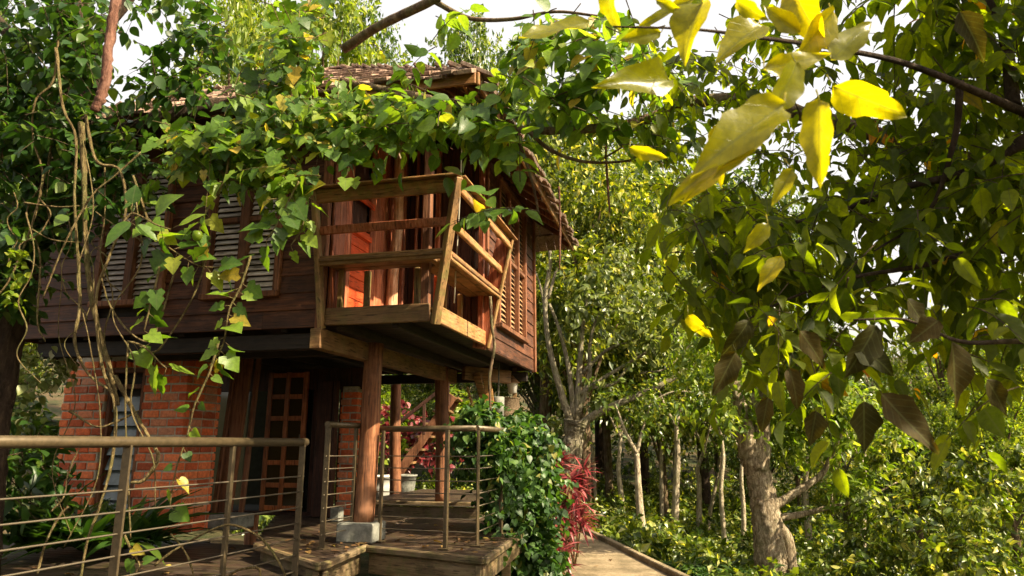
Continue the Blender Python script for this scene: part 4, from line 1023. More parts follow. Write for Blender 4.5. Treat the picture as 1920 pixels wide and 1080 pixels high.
# ================================================================ IVY MOUND, RED PLANTS, FERNS, LEFT BUSHES
IVX = [(880, 800, 7.3, 24, 26, 200), (900, 780, 7.2, 30, 20, 200), (950, 850, 7.1, 40, 24, 220), (1005, 850, 7.6, 34, 30, 280), (870, 830, 7.6, 16, 30, 110)]
iv = empty('ivy_bush', (0.15, 7.4, 0), 'dense mound of glossy green ivy climbing over the end of the corner railing', 'bush')
m = MB(); blobs = []
for (a_, b_, y_, rx_, ry_, n_) in ((905, 800, 7.5, 34, 32, 260), (940, 840, 7.3, 44, 50, 520), (985, 850, 7.6, 45, 50, 520), (960, 920, 7.5, 50, 60, 650), (1000, 930, 7.7, 42, 60, 560), (990, 1010, 7.7, 55, 60, 700), (1005, 1060, 7.7, 44, 60, 600), (940, 1010, 7.9, 30, 40, 260), (1000, 1110, 7.8, 60, 50, 500), (975, 790, 7.9, 26, 22, 180), (875, 850, 8.2, 18, 50, 120), (890, 775, 8.3, 18, 26, 90), (965, 1075, 8.0, 30, 40, 200), *IVX):
    blobs.append(BP(a_, b_, y_, rx_, ry_, int(n_*1.5), .75))
scatter(m, blobs, .075, 'heart', per=12, clump=.5, droop=.6, shell=.45)
fill(m, None, [(900, 780, 7.2, 40, 30, 9), (1000, 830, 7.3, 40, 30, 9), (1030, 880, 7.6, 16, 50, 5), (980, 950, 6.9, 60, 90, 16), (870, 820, 7.3, 20, 50, 6)], .07, 'heart', L=.4, n=11, sag=.5, droop=.5, face=(.2, -.6, .7)); m.build('foliage', M['leaf_ivy'], iv)
m = MB(); 
for k_ in range(14):
    bb = np.array([RS.uniform(.15, .5), RS.uniform(7.9, 8.3), 0]); m.tube([bb, bb + np.array([RS.uniform(-.2, .1), -.05, .8]), bb + np.array([RS.uniform(-.4, .1), -.15, 1.5])], [.015, .008], 6, 4)
m.build('stem', M['liana'], iv)
def rosette(root, c, size, n, name='rosette', mat='leaf_red'):
    m = MB(); a = RS.uniform(0, 6.283, n); e = RS.uniform(-.3, 1.2, n); d = np.stack([np.cos(a)*np.cos(e), np.sin(a)*np.cos(e), np.sin(e)], -1)
    pos = np.asarray(c) + d * .02 + Z * RS.uniform(-.12, .05, (n, 1)); leaves(m, pos, d, np.tile(Z, (n, 1)) + d*.1, size * RS.uniform(.7, 1.15, n), 'blade', .3)
    return m.build(name, M[mat], root)
RP = [(1062, 868, 10.5, 'tallest red leaved plant, against the pollarded trunk', [(0, 0), (-8, -12)]), (1090, 905, 10.3, 'pink red plant right of the tallest one', [(0, 0), (8, 18), (14, -20)]), (1072, 930, 9.8, 'dense crimson plant half way down the ivy edge', [(0, 0), (18, 12), (-12, 22), (8, -28)]),
      (1085, 965, 9.6, 'dark red plant beside the top of the path', [(0, 0), (-18, 6), (14, 14)]), (1058, 1005, 9.2, 'red plant with drooping dark leaves over the path edge', [(0, 0), (12, 12)]), (1062, 1060, 8.8, 'lowest small red plant at the foot of the ivy', [(0, 0), (-4, -22)])]
for (px_, py_, Y_, lab, hs) in RP:
    q = P(px_ - 10, py_, Y_); root = empty('red_plant', (q[0], q[1], 0), lab, 'plant', 'red leaved plants beside the path')
    for (a_, b_) in hs:
        c_ = P(px_ - 10 + a_, py_ + b_, Y_ + RS.uniform(-.2, .2)); m = MB(); m.tube([(q[0], q[1], 0), (q[0]*.5 + c_[0]*.5, c_[1], c_[2]*.5), c_], [.014, .009], 6, 3); m.build('stem', M['liana'], root)
        rosette(root, c_, .25, 30)
def fern(px_, py_, Y_, lab, n=18, size=.6, mat='leaf_ivy'):
    q = P(px_, py_, Y_); root = empty('fern', tuple(q), lab, 'fern', 'ferns beyond the path'); m = MB()
    for k_ in range(n):
        a = RS.uniform(0, 6.28); d = np.array([math.cos(a), math.sin(a), RS.uniform(.5, 1.4)]); shoot(m, None, q, d, size, 18, .09, 'simple', sag=.7, droop=.1, spread=1.2, jit=.08)
    m.build('fronds', M[mat], root)
fern(1290, 1075, 11, 'bright fern clump just beyond the path kerb', 30, .75); fern(1350, 1085, 10.5, 'fern clump left of the flaking trunk', 30, .7); fern(1530, 1085, 10, 'pale fern clump right of the flaking trunk', 26, .6, 'leaf_lime')
def leafbush(name, label, blobs, size, mat, kind='ovate', cat='bush', per=10, **kw):
    root = empty(name, tuple(blobs[0][0]), label, cat); m = MB(); t = MB(); scatter(m, blobs, size, kind, per=per, twigs=t, **kw); m.build('foliage', M[mat], root); t.build('twigs', M['twig'], root); return root
leafbush('pale_bush', 'pale cream and green bush lit at the left edge beside the brick pillar', [BP(40, 700, 6.6, 70, 40, 420), BP(95, 670, 6.7, 30, 30, 160), BP(15, 770, 6.4, 40, 30, 130), BP(-40, 720, 6.6, 60, 60, 250)], .075, 'leaf_pale')
leafbush('green_shrub', 'low dark shrub at the left edge behind the railing cables', [BP(30, 900, 6.3, 90, 80, 420), BP(-80, 850, 6, 90, 120, 420)], .13, 'leaf_dark', 'lance')
leafbush('broadleaf_shrub', 'mid green shrub behind the pale bush at the left edge', [BP(20, 800, 9.5, 90, 70, 700), BP(-60, 720, 9, 90, 90, 500), BP(95, 880, 9.8, 40, 60, 300)], .12, 'leaf_bg', per=14)
leafbush('lime_bush', 'bright yellow green bush seen under the stairs between the posts', [BP(790, 930, 13, 45, 40, 420), BP(720, 800, 14, 40, 70, 420), BP(860, 800, 13.6, 40, 70, 420)], .12, 'leaf_lime')
rt_ = empty('red_flower_shrub', tuple(P(760, 830, 12.6)), 'red and pink leaved shrub behind the stairs', 'shrub'); m = MB(); scatter(m, [BP(755, 800, 12.6, 60, 40, 260), BP(820, 830, 12.7, 60, 50, 260), BP(705, 900, 12.4, 20, 40, 90)], .12, 'ovate', per=8); m.build('foliage', M['leaf_red'], rt_)
for (lab, bl, mt) in (('large fine leaved shrub at the bottom right, behind the second stem', [BP(1600, 1030, 9.5, 50, 40, 400), BP(1650, 980, 9.7, 50, 50, 450), BP(1600, 1080, 9.3, 90, 50, 700)], 'leaf_bg'),
   ('dark leaved shrub in the bottom right, left of the corner one', [BP(1720, 1000, 9.0, 80, 70, 800), BP(1690, 1080, 8.8, 90, 50, 600), BP(1760, 920, 9.4, 60, 50, 450)], 'leaf_deep'),
   ('sunlit yellow green shrub in the bottom right corner', [BP(1700, 850, 9.6, 60, 40, 300), BP(1870, 1000, 8.4, 90, 70, 800), BP(1820, 1070, 8.2, 90, 60, 700), BP(1920, 900, 8.8, 80, 60, 600), BP(1820, 890, 9.2, 60, 50, 450)], 'leaf_bg'),
   ('deep green shrub between the slim trunks and the kerb', [BP(1230, 1065, 12.6, 50, 24, 300), BP(1145, 960, 15.0, 34, 40, 360), BP(1330, 1050, 12.5, 40, 24, 260)], 'leaf_deep'),
   ('dense dark shrub at the foot of the flaking trunk', [BP(1400, 1050, 11.4, 60, 50, 500), BP(1500, 1000, 11.6, 50, 50, 500), BP(1340, 1010, 15.5, 30, 40, 250)], 'leaf_deep')):
    leafbush('valley_shrub', lab, bl, .10, mt, 'lance2', per=30, dens=1.25, shell=.45, clump=.2)
def strapplant(px_, py_, Y_, lab, n, size):
    q = P(px_, py_, Y_); root = empty('strap_leaf_plant', tuple(q), lab, 'plant', 'dark strap leaved plants in front of the brick wall'); m = MB()
    a = RS.uniform(0, 6.28, n); e = RS.uniform(.5, 1.4, n); d = np.stack([np.cos(a)*np.cos(e), np.sin(a)*np.cos(e), np.sin(e)], -1)
    leaves(m, np.tile(q, (n, 1)) + d*.03, d, np.tile(Z, (n, 1)) - d*.3, size*RS.uniform(.6, 1.1, n), 'blade', .3); m.build('leaf', M['leaf_dark'], root)
for (a_, b_, y_, lab, n_, s_) in ((60, 1040, 6.6, 'tall dark strap leaved plant at the far left', 30, .75), (160, 1035, 6.5, 'dark strap leaved plant below the narrow window', 34, .6), (240, 1030, 6.6, 'dark strap leaved plant at the brick pillar foot', 34, .62), (110, 1030, 6.9, 'dark strap leaved plant behind the other ones', 26, .8), (285, 1025, 6.75, 'small dark strap leaved plant nearest the pillar corner', 20, .4)): strapplant(a_, b_, y_, lab, n_, s_)

# ================================================================ LEFT TREE WITH LIANAS
Y_ = 5.6
lt_ = special_tree('vine_hung_tree', 'dark leaning tree at the left, hung with lianas in front of the house', [
 (px_path([(-60, 1250), (-30, 900), (0, 680), (50, 480), (105, 330), (125, 180), (135, 40), (150, -150)], 5.6), [rpx(75, Y_), rpx(66, Y_), rpx(60, Y_), rpx(62, Y_), rpx(80, Y_), rpx(70, Y_), rpx(60, Y_), rpx(50, Y_)]),
 (px_path([(120, 230), (60, 120), (-20, 20)], 5.6), [rpx(36, Y_), rpx(22, Y_)]),
 (px_path([(125, 260), (210, 255), (300, 225), (400, 200), (480, 190), (560, 150, 5.0)], 5.3), [rpx(38, Y_), rpx(34, Y_), rpx(30, Y_), rpx(14, Y_)]),
 (px_path([(150, 240), (185, 150), (180, 80), (240, 0), (270, -60)], 5.5), [rpx(34, Y_), rpx(24, Y_), rpx(18, Y_)])], 'barkdark')
lm = MB(); tw = MB()
fill(lm, tw, [(60, 80, 5.3, 110, 110, 70), (150, 60, 5.1, 60, 90, 36), (40, 260, 5.3, 90, 90, 50), (140, 230, 5.1, 70, 80, 44), (210, 330, 5.0, 80, 60, 45), (80, 400, 5.2, 90, 60, 55), (30, 520, 5.3, 50, 60, 30), (240, 250, 5.0, 30, 40, 10), (330, 10, 5.0, 70, 20, 12), (395, 80, 5.0, 40, 35, 12), (320, 100, 5.0, 40, 40, 7), (-50, 300, 5.2, 80, 300, 90), (300, 160, 4.9, 60, 20, 10), (360, 150, 4.9, 30, 40, 12)], .105, 'ovate', L=.42, n=9, tr=.004)
lm.build('crown', M['leaf_dark'], lt_); tw.build('twigs', M['twig'], lt_)
def liana(paths, Y_, lab, w_, mat='liana', group='lianas hanging at the left'):
    root = MB()
    for pts, ww in paths: root.tube(px_path(pts, Y_), [rpx(ww*.8, Y_), rpx(ww*.6, Y_), rpx(ww*.75, Y_), rpx(ww*.5, Y_)] if np.ndim(ww) == 0 else [rpx(x, Y_) for x in ww], 9, 9, .22, r=.5)
    o = root.build('liana', M[mat]); return tag(o, lab, 'liana', group)
liana([([(152, 230), (158, 330), (160, 430), (172, 560), (205, 690), (222, 760)], [12, 11, 9, 10, 9, 6])], 4.7, 'thickest rough liana hanging down past the brick pillar window', 17)
liana([([(215, 705), (250, 770), (285, 830), (296, 860), (270, 900), (245, 905)], 10), ], 4.6, 'doubled liana curving over the handrail to the right', 8)
liana([([(105, 90), (118, 200), (142, 260), (140, 380), (150, 560), (140, 640), (165, 700), (210, 735)], 8)], 4.6, 'liana bowing left beside the thickest one', 8)
liana([([(110, 60), (100, 150), (66, 190), (62, 260), (80, 330), (60, 420), (20, 520), (-10, 560)], 6)], 4.9, 'thin liana swinging out to the left edge', 6)
liana([([(160, 215), (180, 300), (225, 320), (235, 400), (205, 480), (180, 560), (190, 680), (215, 760), (212, 850), (190, 940), (165, 1010), (150, 1090)], 8)], 4.4, 'long liana hanging in front of the handrail down to the floor', 8)
liana([([(265, 285), (215, 330), (170, 370), (120, 460), (80, 560)], 5)], 4.5, 'thin straight liana slanting down to the left', 5)
liana([([(45, 380), (110, 388), (150, 386)], 5), ([(60, 430), (100, 450), (160, 455)], 4)], 4.7, 'short level twig crossing between the lianas', 5)
liana([([(100, 240), (85, 330), (50, 400), (75, 480), (70, 600), (85, 640)], 5)], 5.0, 'thin liana looping by the leaning trunk', 5)
liana([([(330, 500), (300, 600), (280, 640), (240, 620), (205, 570), (190, 520)], 5)], 4.6, 'thin liana sagging across the facade to the right', 5)
liana([([(390, 480), (360, 560), (310, 640), (285, 660), (250, 640)], 5)], 4.5, 'pale liana dipping from the right window jamb', 5)
liana([([(240, 640), (235, 760), (240, 900), (245, 1010)], 5)], 4.4, 'straight thin liana beside the thick railing post', 5)
liana([([(130, 770), (180, 800), (220, 790), (260, 770)], 6), ([(95, 960), (120, 930), (130, 880), (160, 820)], 4)], 4.5, 'liana tied across the others above the handrail', 5)
liana([([(70, 1075), (85, 1020), (110, 970), (128, 950)], 6)], 4.2, 'broken pale liana end standing behind the cables', 6)
liana([([(290, 1060), (330, 1030), (400, 992), (440, 985), (490, 1010), (520, 1050), (540, 1090)], 6), ([(320, 1000), (350, 1040), (365, 1085)], 5)], 4.6, 'yellowish liana looping low behind the cables', 6)
liana([([(420, 1085), (450, 1068), (485, 1066), (486, 1090)], 6)], 4.6, 'short yellow liana arching at the bottom edge', 6)
for k_ in range(11):
    x0 = 25 + k_ * 25 + RS.uniform(-6, 6); y0 = RS.uniform(180, 400); y1 = RS.uniform(620, 1080) if k_ % 2 else RS.uniform(450, 700); pts = [(x0, y0)]
    for t in np.linspace(.2, 1, 6): pts.append((x0 + RS.uniform(-34, 34) + 20*math.sin(t*5+k_), y0 + (y1-y0)*t))
    liana([(pts, RS.uniform(2.5, 4.5))], RS.uniform(4.3, 5.1), 'thin crooked liana, %s from the left in the tangle below the left tree' % ('first', 'second', 'third', 'fourth', 'fifth', 'sixth', 'seventh', 'eighth', 'ninth', 'tenth', 'eleventh')[k_], 4, group='thin tangle of lianas below the left tree')
liana([([(222, -30), (212, 30), (204, 90), (198, 150), (188, 185), (176, 208)], [20, 19, 19, 18, 20, 16])], 4.3, 'thick reddish hanging branch curving down from the top edge', 18, 'barkred')
liana([([(1138, 235), (1136, 290), (1139, 340), (1143, 398)], 7)], 4.3, 'dark rope like root hanging from the horizontal branch', 7, 'barkred', 'hanging roots right of the roof')
liana([([(1048, 350), (1050, 420), (1049, 505)], 6)], 5.0, 'short dark root hanging beside the eave', 6, 'barkred', 'hanging roots right of the roof')
liana([([(919, 556), (922, 610), (927, 650), (918, 705), (920, 770)], 8)], 6.35, 'brown root hanging down past the right side of the balcony', 9, 'bark', 'hanging roots right of the roof')

# ================================================================ CLIMBER OVER THE ROOF EDGE
vn = empty('climbing_vine', tuple(P(560, 260, 4.8)), 'large leaved climber hanging in curtains over the front eave', 'vine')
lm = MB(); tw = MB()
fill(lm, tw, [(480, 190, 4.7, 50, 50, 9), (550, 130, 4.7, 50, 70, 18), (560, 220, 4.6, 90, 50, 17), (660, 220, 4.6, 80, 45, 20), (625, 265, 4.6, 50, 25, 7), (720, 235, 4.6, 60, 20, 8), (700, 200, 4.8, 60, 15, 6), (470, 270, 4.6, 80, 50, 24), (380, 270, 4.6, 70, 35, 13), (400, 315, 4.6, 80, 20, 4), (310, 310, 4.7, 40, 30, 3), (530, 340, 4.5, 35, 40, 9), (490, 320, 4.55, 50, 25, 6), (560, 60, 4.7, 35, 50, 9), (600, 30, 4.8, 30, 30, 4)], .118, 'lobed', L=.45, n=7, tr=.004, face=(-.1, -.7, .75), dirb=(0, -.2, -.15), spread=.7)
fill(lm, tw, [(480, 200, 4.7, 70, 60, 10), (560, 150, 4.6, 70, 80, 14), (620, 230, 4.5, 100, 45, 12), (440, 290, 4.6, 110, 40, 12), (760, 225, 4.6, 70, 25, 8), (350, 290, 4.6, 60, 25, 4)], .075, 'ovate', L=.35, n=9, tr=.003, face=(-.1, -.7, .75), dirb=(0, -.2, -.1))
lm.build('leaf', M['leaf_vine'], vn)
tw.tube(px_path([(548, 60), (560, 130), (540, 200), (530, 260), (536, 300)], 4.6), [.012, .008], 6, 5)
tw.tube(px_path([(700, 500), (560, 130), (420, 300)][:0] or [(395, 295), (420, 325), (450, 345), (480, 360)], 4.5), [.02, .01], 6, 5)
tw.build('stem', M['liana'], vn)
def sprig(pts, Y_, lab, n, size, kind='lobed', mat='leaf_vine', group='leafy sprigs hanging in front of the house', face=(-.1, -.8, .6), w_=5):
    """a hanging stem through pixel points with leaves along it"""
    c = spline(px_path(pts, Y_), 6); root = empty('vine_sprig', tuple(c[0]), lab, 'vine', group)
    t = MB(); t.tube(c[::3] if len(c) > 6 else c, [rpx(w_, Y_), rpx(w_*.5, Y_)], 6, 3, r=.5); m = MB(); idx = np.linspace(len(c)*.15, len(c)-1, n).astype(int); tan = nrm(np.gradient(c, axis=0))[idx]
    s = nrm(np.cross(tan, np.array([0, 1.0, 0]))) * np.where(np.arange(n) % 2, 1, -1)[:, None]
    d = nrm(s * .9 + tan * .4 + RS.normal(size=(n, 3))*.35 - Z*.25); pet = c[idx] + d * size * .35
    for a_, b_ in zip(c[idx], pet): t.tube([a_, b_], .0025, 4, 1)
    leaves(m, pet, d, np.tile(face, (n, 1)) + RS.normal(size=(n, 3))*.35, size*RS.uniform(.6, 1.1, n), kind); m.build('leaf', M[mat], root); t.build('stem', M['liana'], root)
sprig([(560, 340), (540, 380), (520, 420), (500, 450)], 4.3, 'leafy sprig hanging left of the balcony', 14, .15)
sprig([(570, 330), (575, 380), (565, 430), (545, 460)], 4.4, 'leafy sprig hanging against the balcony post', 12, .13)
sprig([(430, 290), (420, 340), (385, 400), (370, 440)], 4.4, 'sprig with a round yellow fruit in front of the middle louvre', 9, .13)
sprig([(250, 330), (270, 390), (290, 440), (340, 480), (380, 500), (430, 500)], 4.3, 'long sprig sweeping right across the left windows', 20, .14)
sprig([(300, 500), (290, 540), (280, 580), (270, 620)], 4.3, 'short sprig below the left window', 8, .12)
sprig([(470, 480), (450, 540), (430, 580), (420, 640), (405, 670)], 4.3, 'sprig dangling in front of the brick corner top', 16, .125)
sprig([(410, 640), (392, 700), (365, 760), (350, 820), (330, 880), (318, 950)], 4.5, 'fine sprig with paired leaves hanging over the brick', 12, .11, 'heart')
sprig([(240, 640), (270, 650), (300, 680), (312, 690)], 4.4, 'two broad leaves hanging at the top of the pillar', 5, .17)
sprig([(232, 1000), (245, 1030), (262, 1060), (250, 1078)], 4.3, 'tiny bright sprig at the bottom edge', 6, .08, 'heart')
sprig([(230, 420), (250, 400), (290, 420), (320, 430)], 4.2, 'three large oval leaves beside the lianas', 6, .2, 'ovate')
q = P(370, 442, 4.25); m = MB(); m.lathe((0, 0, 0), [(.005, -.035), (.022, -.028), (.033, 0), (.026, .026), (.004, .034)], 14); o = m.build('round_fruit', M['leaf_lime']); o.location = tuple(q); tag(o, 'small round yellow green fruit hanging in front of the middle louvre', 'fruit')
rt_ = empty('yellow_flower_plant', tuple(P(25, 480, 4.6)), 'yellow blossom sprays at the left edge', 'plant'); m = MB(); scatter(m, [BP(25, 490, 4.6, 18, 38, 60), BP(22, 560, 4.6, 12, 20, 20)], .05, 'ovate', per=6); m.build('blossom', M['leaf_lime'], rt_)

# ================================================================ BRANCHES ACROSS THE TOP, LEFT OF CENTRE
ov = special_tree('overhanging_tree', 'grey limbed tree reaching over the roof from the upper right', [
 (px_path([(2300, 500, 3.6), (1900, 330, 3.8), (1600, 240, 4.0), (1400, 190, 4.1), (1280, 195, 4.2), (1240, 214, 4.2), (1180, 232, 4.2), (1100, 242, 4.25), (1020, 245, 4.3), (950, 238, 4.4), (870, 210, 4.5), (800, 185, 4.6), (720, 168, 4.7), (640, 152, 4.8)], 4), [rpx(30, 4)]*3 + [rpx(26, 4), rpx(20, 4), rpx(18, 4), rpx(16, 4), rpx(18, 4.5), rpx(16, 4.5), rpx(13, 4.6)]),
 (px_path([(645, 92, 5.2), (700, 55, 5.0), (760, 25, 4.8), (812, 0, 4.6), (870, -40, 4.4)], 5), [rpx(20, 5), rpx(19, 5), rpx(18, 5), rpx(17, 4.8)]),
 (px_path([(815, 2, 4.6), (850, 22, 4.6), (890, 36, 4.6), (960, 36, 4.5), (1040, 22, 4.4), (1120, 30, 4.3)], 4.5), [rpx(13, 4.5), rpx(9, 4.5), rpx(5, 4.5)]),
 (px_path([(990, 245, 4.3), (1030, 280, 4.3), (1080, 300, 4.3), (1130, 305, 4.3), (1200, 300, 4.3)], 4.3), [rpx(9, 4.3), rpx(7, 4.3), rpx(4, 4.3)]),
 (px_path([(1125, 300, 4.3), (1160, 280, 4.3), (1200, 250, 4.3)], 4.3), [rpx(5, 4.3), rpx(3, 4.3)]),
 (px_path([(960, 230, 4.4), (985, 300, 4.4), (1000, 350, 4.4), (1010, 400, 4.5)], 4.4), [rpx(8, 4.3), rpx(4, 4.3)]),
 (px_path([(580, 0, 5.2), (560, 60, 5.1), (545, 120, 5.0)], 5), [rpx(9, 5), rpx(7, 5)])], 'bark')
lm = MB(); tw = MB()
fill(lm, tw, [(1210, 150, 4.0, 60, 60, 8), (1240, 250, 4.0, 50, 40, 4), (1150, 120, 4.1, 50, 50, 6), (1000, 100, 4.2, 50, 50, 8), (1080, 140, 4.2, 70, 60, 11), (980, 185, 4.3, 50, 35, 7), (1060, 60, 4.2, 90, 40, 9), (900, 235, 4.3, 60, 25, 9), (820, 215, 4.4, 50, 30, 9), (975, 265, 4.3, 30, 20, 3), (850, 205, 4.4, 60, 20, 8), (780, 130, 4.6, 30, 20, 2), (1180, 90, 4.0, 60, 60, 6), (1100, 200, 4.2, 60, 30, 6), (760, 200, 4.6, 40, 20, 6), (830, 40, 4.6, 20, 20, 2), (1160, 240, 4.1, 40, 20, 3)], .135, 'ovate', L=.46, n=9, tr=.004, face=(0, -.55, .8), droop=.45)
fill(lm, tw, [(905, 392, 4.05, 40, 10, 4)], .12, 'ovate', L=.42, n=7, tr=.004, face=(0, -.7, .7), dirb=(-.8, 0, 0))
lm.build('crown', M['leaf_vine'], ov); tw.build('twigs', M['twig'], ov)

# ================================================================ NEAR BRANCH, UPPER RIGHT
nb = special_tree('near_broadleaf_tree', 'near tree on the right, its large backlit leaves filling the upper corner', [
 (px_path([(2500, 1500, 3.2), (2380, 900, 3.1), (2260, 400, 3.0), (2150, 50, 2.9), (2050, -300, 2.8)], 3), [.13, .12, .10, .08, .05]),
 (px_path([(2240, 380, 3.0), (2000, 250, 2.7), (1850, 180, 2.5), (1700, 120, 2.3), (1560, 90, 2.1), (1420, 70, 1.9), (1300, 55, 1.8), (1150, 50, 1.75)], 2), [.03, .02, .016, .011, .008, .006, .004, .0025]),
 (px_path([(2260, 500, 3.0), (2000, 480, 3.0), (1850, 470, 3.0), (1720, 500, 2.9), (1600, 520, 2.8), (1480, 560, 2.8), (1400, 600, 2.8)], 3), [.03, .02, .014, .009, .006, .004]),
 (px_path([(2260, 600, 2.9), (2050, 640, 2.6), (1900, 640, 2.4), (1800, 640, 2.3), (1700, 600, 2.2), (1600, 600, 2.2)], 3), [.02, .013, .008, .005, .003]),
 (px_path([(1960, 240, 2.65), (1820, 320, 2.8), (1700, 350, 2.9), (1560, 400, 3.0), (1420, 430, 3.1), (1300, 440, 3.2)], 3), [.03, .02, .014, .01, .007, .004]),
 (px_path([(1900, 200, 2.6), (1880, 60, 2.7), (1820, -60, 2.8)], 3), [.03, .02, .012]),
 (px_path([(1800, 150, 2.5), (1790, 260, 2.6), (1740, 400, 2.8), (1640, 470, 2.8)], 3), [.015, .012, .008, .004])], 'barkdark')
lm = MB(); tw = MB()
fill(lm, tw, [(1820, 120, 2.9, 130, 130, 34), (1880, 330, 3.0, 90, 110, 30), (1740, 330, 3.1, 110, 80, 22), (1640, 120, 3.0, 100, 90, 14), (1600, 330, 3.2, 90, 70, 12), (1480, 60, 3.1, 90, 60, 8), (1500, 430, 3.2, 100, 60, 12), (1390, 390, 3.3, 60, 50, 7), (1400, 520, 3.1, 80, 60, 11), (1340, 440, 3.2, 70, 50, 7), (1440, 470, 3.0, 70, 60, 7), (1300, 380, 3.3, 50, 30, 3), (1500, 560, 3.0, 90, 60, 13), (1720, 200, 3.4, 180, 180, 34), (1850, 420, 3.4, 110, 120, 34), (1620, 560, 2.9, 70, 60, 8), (1600, 440, 3.1, 60, 40, 10), (1800, 480, 3.0, 100, 50, 14), (1860, 600, 2.8, 80, 60, 10), (1440, 640, 2.9, 60, 60, 10), (1560, 680, 2.8, 60, 60, 9), (1320, 560, 3.2, 30, 50, 4), (1840, 700, 2.7, 50, 60, 5), (1300, 140, 3.2, 60, 60, 6), (1980, 300, 3.0, 80, 400, 50), (1700, -60, 2.9, 400, 60, 50)], .115, 'lance2', L=.42, n=9, tr=.003, droop=.7, depth=.9)
fill(lm, tw, [(1330, 420, 3.8, 70, 70, 22), (1420, 520, 3.9, 110, 80, 36), (1560, 420, 3.9, 120, 80, 30), (1700, 300, 4.0, 130, 120, 40), (1600, 600, 3.8, 120, 60, 22), (1840, 200, 3.9, 100, 180, 40), (1300, 200, 3.8, 60, 70, 12), (1230, 120, 3.6, 60, 60, 10), (1250, 250, 3.7, 50, 60, 9), (1380, 150, 3.7, 60, 60, 12), (1480, 250, 3.9, 90, 90, 20)], .075, 'lance2', L=.4, n=10, tr=.003, droop=.6, depth=.8)
lm.build('crown', M['leaf_near'], nb); tw.build('twigs', M['twig'], nb)
# unseen crown beyond the frame, leaf blobs added to shade deck and near leaves
lm = MB(); blobs = []
for (x, y, z, r_, n_) in ((3.4, 2.4, 4.6, .9, 500), (4.3, 3.2, 5.0, 1.0, 500), (3.2, 3.4, 4.9, .8, 450), (4.8, 2.4, 5.6, 1.0, 450), (3.9, 1.4, 5.2, .9, 400), (4.6, 3.9, 5.9, .8, 400), (3.6, 2.6, 3.7, .6, 260), (4.2, 2.2, 4.0, .7, 300), (2.6, 2.9, 4.5, .6, 250), (6.0, 4.2, 5.4, 1.3, 700), (5.3, 3.4, 4.2, 1.0, 500), (4.6, 3.0, 3.0, .9, 450), (6.8, 4.8, 6.4, 1.1, 450), (5.6, 2.6, 6.2, 1.2, 500), (4.4, 2.2, 2.0, .8, 350), (5.2, 1.6, 3.4, 1.0, 400), (3.3, 1.6, 5.4, 1.0, 600), (3.0, 2.6, 3.9, .7, 420), (3.4, 1.9, 3.2, .6, 300), (4.0, 1.0, 4.0, .9, 400), (3.5, 1.95, 4.1, .85, 900), (4.0, 2.1, 5.0, 1.1, 1100), (3.3, 2.4, 4.6, .7, 500)): 
    c_ = np.array([x, y, z]); sd_ = np.array(sdir)
    if any(np.linalg.norm(np.cross(c_ - np.array(h_), sd_)) < r_ + dl_ for h_, dl_ in (((.7, 1.7, 2.3), .2), ((.3, 1.75, 2.6), .15), ((1.0, 3.0, 2.2), -.35))): continue
    blobs.append((c_, np.ones(3)*r_, n_))
scatter(lm, blobs, .13, 'ovate', per=10); lm.build('shade_crown', M['leaf_near'], nb)
def bigleaf(mb, a, bq, Ya, Yb, nface, kind='ovate', wide=1.0, rnd=.5):
    p = P(*a, Ya); q = P(*bq, Yb); d = q - p; tv, tf, tuv = TPL[kind]; L = np.linalg.norm(d); d = nrm(d); nm = np.asarray(nface, float); nm = nrm(nm - d*(nm @ d)); s = np.cross(nm, d)
    # subdivide the template for a smooth curled blade
    xs = np.linspace(0, 1, 15); prof = np.interp(xs, tuv[::3, 0], np.abs(tv[1::3, 1])) * (1 + .09 * np.sin(xs * 17 + RS.uniform(0, 6)) + .05 * RS.uniform(-1, 1, 15)); sp = np.linspace(-1, 1, 7); v = []; uv = []
    ph = RS.uniform(0, 6); cu_ = RS.uniform(.15, .6); dr_ = RS.uniform(.05, .38)
    for x, w_ in zip(xs, prof):
        for t in sp:
            y = t * w_ * wide; v.append((x, y, cu_*abs(y) - dr_*x*x + .04*math.sin(x*9 + ph + t*1.6)*abs(t) + .03*math.sin(x*4+ph))); uv.append((x, t*w_*2))
    v = np.array(v) * L; W = p + v[:, :1]*d + v[:, 1:2]*s + v[:, 2:3]*nm
    f = [[i_*7+j_, i_*7+j_+1, (i_+1)*7+j_+1, (i_+1)*7+j_] for i_ in range(14) for j_ in range(6)]
    mb.add(W, np.array(f), rnd, uv=np.array(uv), smooth=True)
def hero(nm_, mt, a_, b_, ya, yb, nf, wd):
    m = MB(); bigleaf(m, a_, b_, ya, yb, np.asarray(nf) + RS.normal(size=3) * .12, wide=wd * .9, rnd=RS.uniform())
    p = P(*a_, ya); m.tube([p, p + np.array([RS.uniform(-.01, .02), .02, .035])], [.0012, .002], 5, 2); m.build(nm_, M[mt], nb)
BK = (-.62, -.62, -.30); GL = (.62, -.55, .55); SD = (.1, -1, .15)
m = MB()
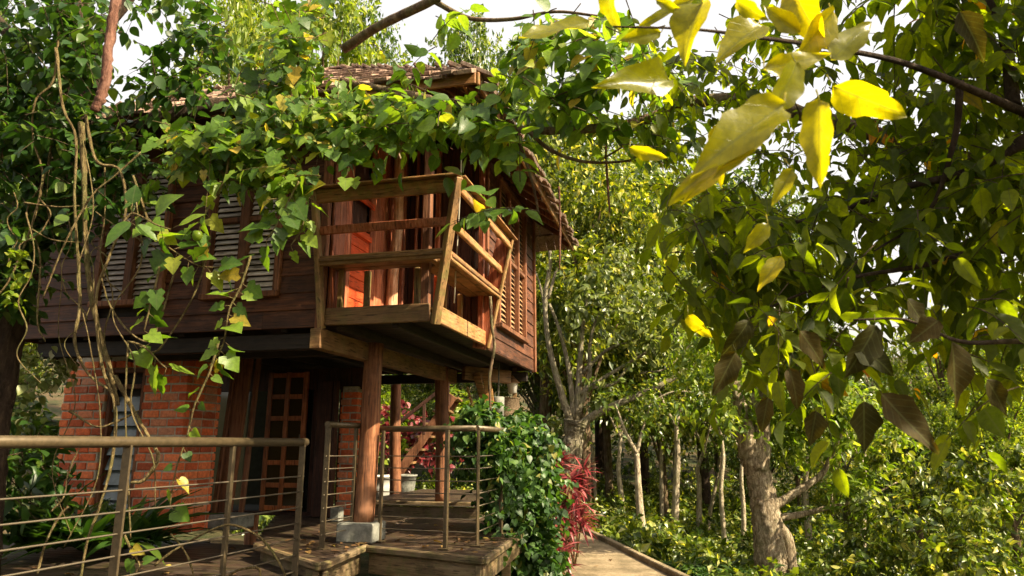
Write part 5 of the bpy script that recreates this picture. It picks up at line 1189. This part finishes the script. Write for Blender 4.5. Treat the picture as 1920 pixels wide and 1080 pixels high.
for (a_, b_, ya, yb, nf, wd) in [((1102, 46), (978, 46), 1.75, 1.65, BK, .55), ((1256, 152), (1130, 152), 1.75, 1.6, BK, .6), ((1318, 5), (1272, 104), 1.7, 1.7, BK, 1.05), ((1428, 52), (1348, 92), 1.75, 1.7, BK, 1.0), ((1480, -30), (1540, 88), 1.6, 1.6, BK, .8),
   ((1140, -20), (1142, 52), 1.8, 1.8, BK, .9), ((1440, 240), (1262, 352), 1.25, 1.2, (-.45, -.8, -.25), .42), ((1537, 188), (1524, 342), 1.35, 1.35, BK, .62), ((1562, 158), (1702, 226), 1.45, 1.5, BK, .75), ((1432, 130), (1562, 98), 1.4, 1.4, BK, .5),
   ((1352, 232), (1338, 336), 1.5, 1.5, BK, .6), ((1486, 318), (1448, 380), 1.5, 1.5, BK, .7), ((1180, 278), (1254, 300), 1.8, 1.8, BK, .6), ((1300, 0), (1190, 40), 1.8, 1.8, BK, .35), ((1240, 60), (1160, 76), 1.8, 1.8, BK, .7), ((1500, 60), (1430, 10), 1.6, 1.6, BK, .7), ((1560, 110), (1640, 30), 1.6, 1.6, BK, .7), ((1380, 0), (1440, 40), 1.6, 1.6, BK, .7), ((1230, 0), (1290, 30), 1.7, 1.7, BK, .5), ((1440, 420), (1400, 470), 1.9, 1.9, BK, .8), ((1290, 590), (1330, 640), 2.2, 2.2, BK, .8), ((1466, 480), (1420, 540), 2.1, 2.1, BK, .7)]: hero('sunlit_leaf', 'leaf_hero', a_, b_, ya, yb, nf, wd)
m = MB()
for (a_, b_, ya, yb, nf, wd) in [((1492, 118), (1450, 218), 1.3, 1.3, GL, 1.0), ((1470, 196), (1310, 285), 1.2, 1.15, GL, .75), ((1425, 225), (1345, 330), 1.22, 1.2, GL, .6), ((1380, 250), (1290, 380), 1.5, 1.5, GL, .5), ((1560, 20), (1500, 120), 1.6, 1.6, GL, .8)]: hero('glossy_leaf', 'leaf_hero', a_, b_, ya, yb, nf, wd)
m = MB()
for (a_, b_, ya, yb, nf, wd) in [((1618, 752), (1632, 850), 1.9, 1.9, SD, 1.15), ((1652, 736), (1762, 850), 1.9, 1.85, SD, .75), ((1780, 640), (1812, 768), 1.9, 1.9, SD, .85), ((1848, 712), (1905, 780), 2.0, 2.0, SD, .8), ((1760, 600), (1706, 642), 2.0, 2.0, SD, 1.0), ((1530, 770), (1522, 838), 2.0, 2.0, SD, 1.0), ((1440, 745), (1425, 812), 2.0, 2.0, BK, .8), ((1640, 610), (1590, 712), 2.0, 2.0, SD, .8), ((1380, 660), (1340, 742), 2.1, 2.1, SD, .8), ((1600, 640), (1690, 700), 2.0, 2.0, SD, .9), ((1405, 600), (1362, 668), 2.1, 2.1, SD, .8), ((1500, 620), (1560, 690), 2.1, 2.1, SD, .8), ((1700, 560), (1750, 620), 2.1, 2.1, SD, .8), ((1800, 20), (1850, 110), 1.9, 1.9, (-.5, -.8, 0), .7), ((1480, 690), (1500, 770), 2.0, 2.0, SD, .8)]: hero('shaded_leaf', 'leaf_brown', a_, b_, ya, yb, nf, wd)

# ================================================================ FALLEN LEAVES
m = MB(); n = 120; pos = []
for k_ in range(n):
    t = k_ % 4
    if t == 0: q = A + RS.uniform(-1, 0) * 1.2 * (A - E2) / np.linalg.norm(A - E2) + V[:2] * RS.uniform(.1, 1.4); z = EYE + DZ + .012
    elif t == 1: q = Cc + V[:2] * RS.uniform(.1, 1.6) + (B - Cc) * RS.uniform(.05, .9); z = EYE + DZ + .010
    elif t == 2: q = np.array([RS.uniform(-4.6, -2.0), RS.uniform(4.2, 7.2)]); z = EYE - 1.02 + .012
    else:
        j_ = RS.randint(8, len(rt) - 4); q = (rt[j_] - nrml[j_] * RS.uniform(.05, 1.6))[:2]; z = .05
    pos.append((q[0], q[1], z))
pos = np.array(pos); a_ = RS.uniform(0, 6.28, n); leaves(m, pos, np.stack([np.cos(a_), np.sin(a_), RS.uniform(-.05, .12, n)], -1), np.tile(Z, (n, 1)) + RS.normal(size=(n, 3)) * .15, RS.uniform(.04, .09, n), 'ovate')
M['leaf_dead'] = leafmat('dead_leaf', [(0, (0.06, 0.032, 0.015)), (0.6, (0.15, 0.08, 0.03)), (0.9, (0.26, 0.16, 0.05)), (1, (0.3, 0.24, 0.05))], (1.2, 1.0, 0.6), 0.15, 0.7, 0.2)
o = m.build('fallen_leaves', M['leaf_dead']); o['kind'] = 'stuff'; tag(o, 'scattered fallen leaves on the deck boards and path', 'leaf litter')
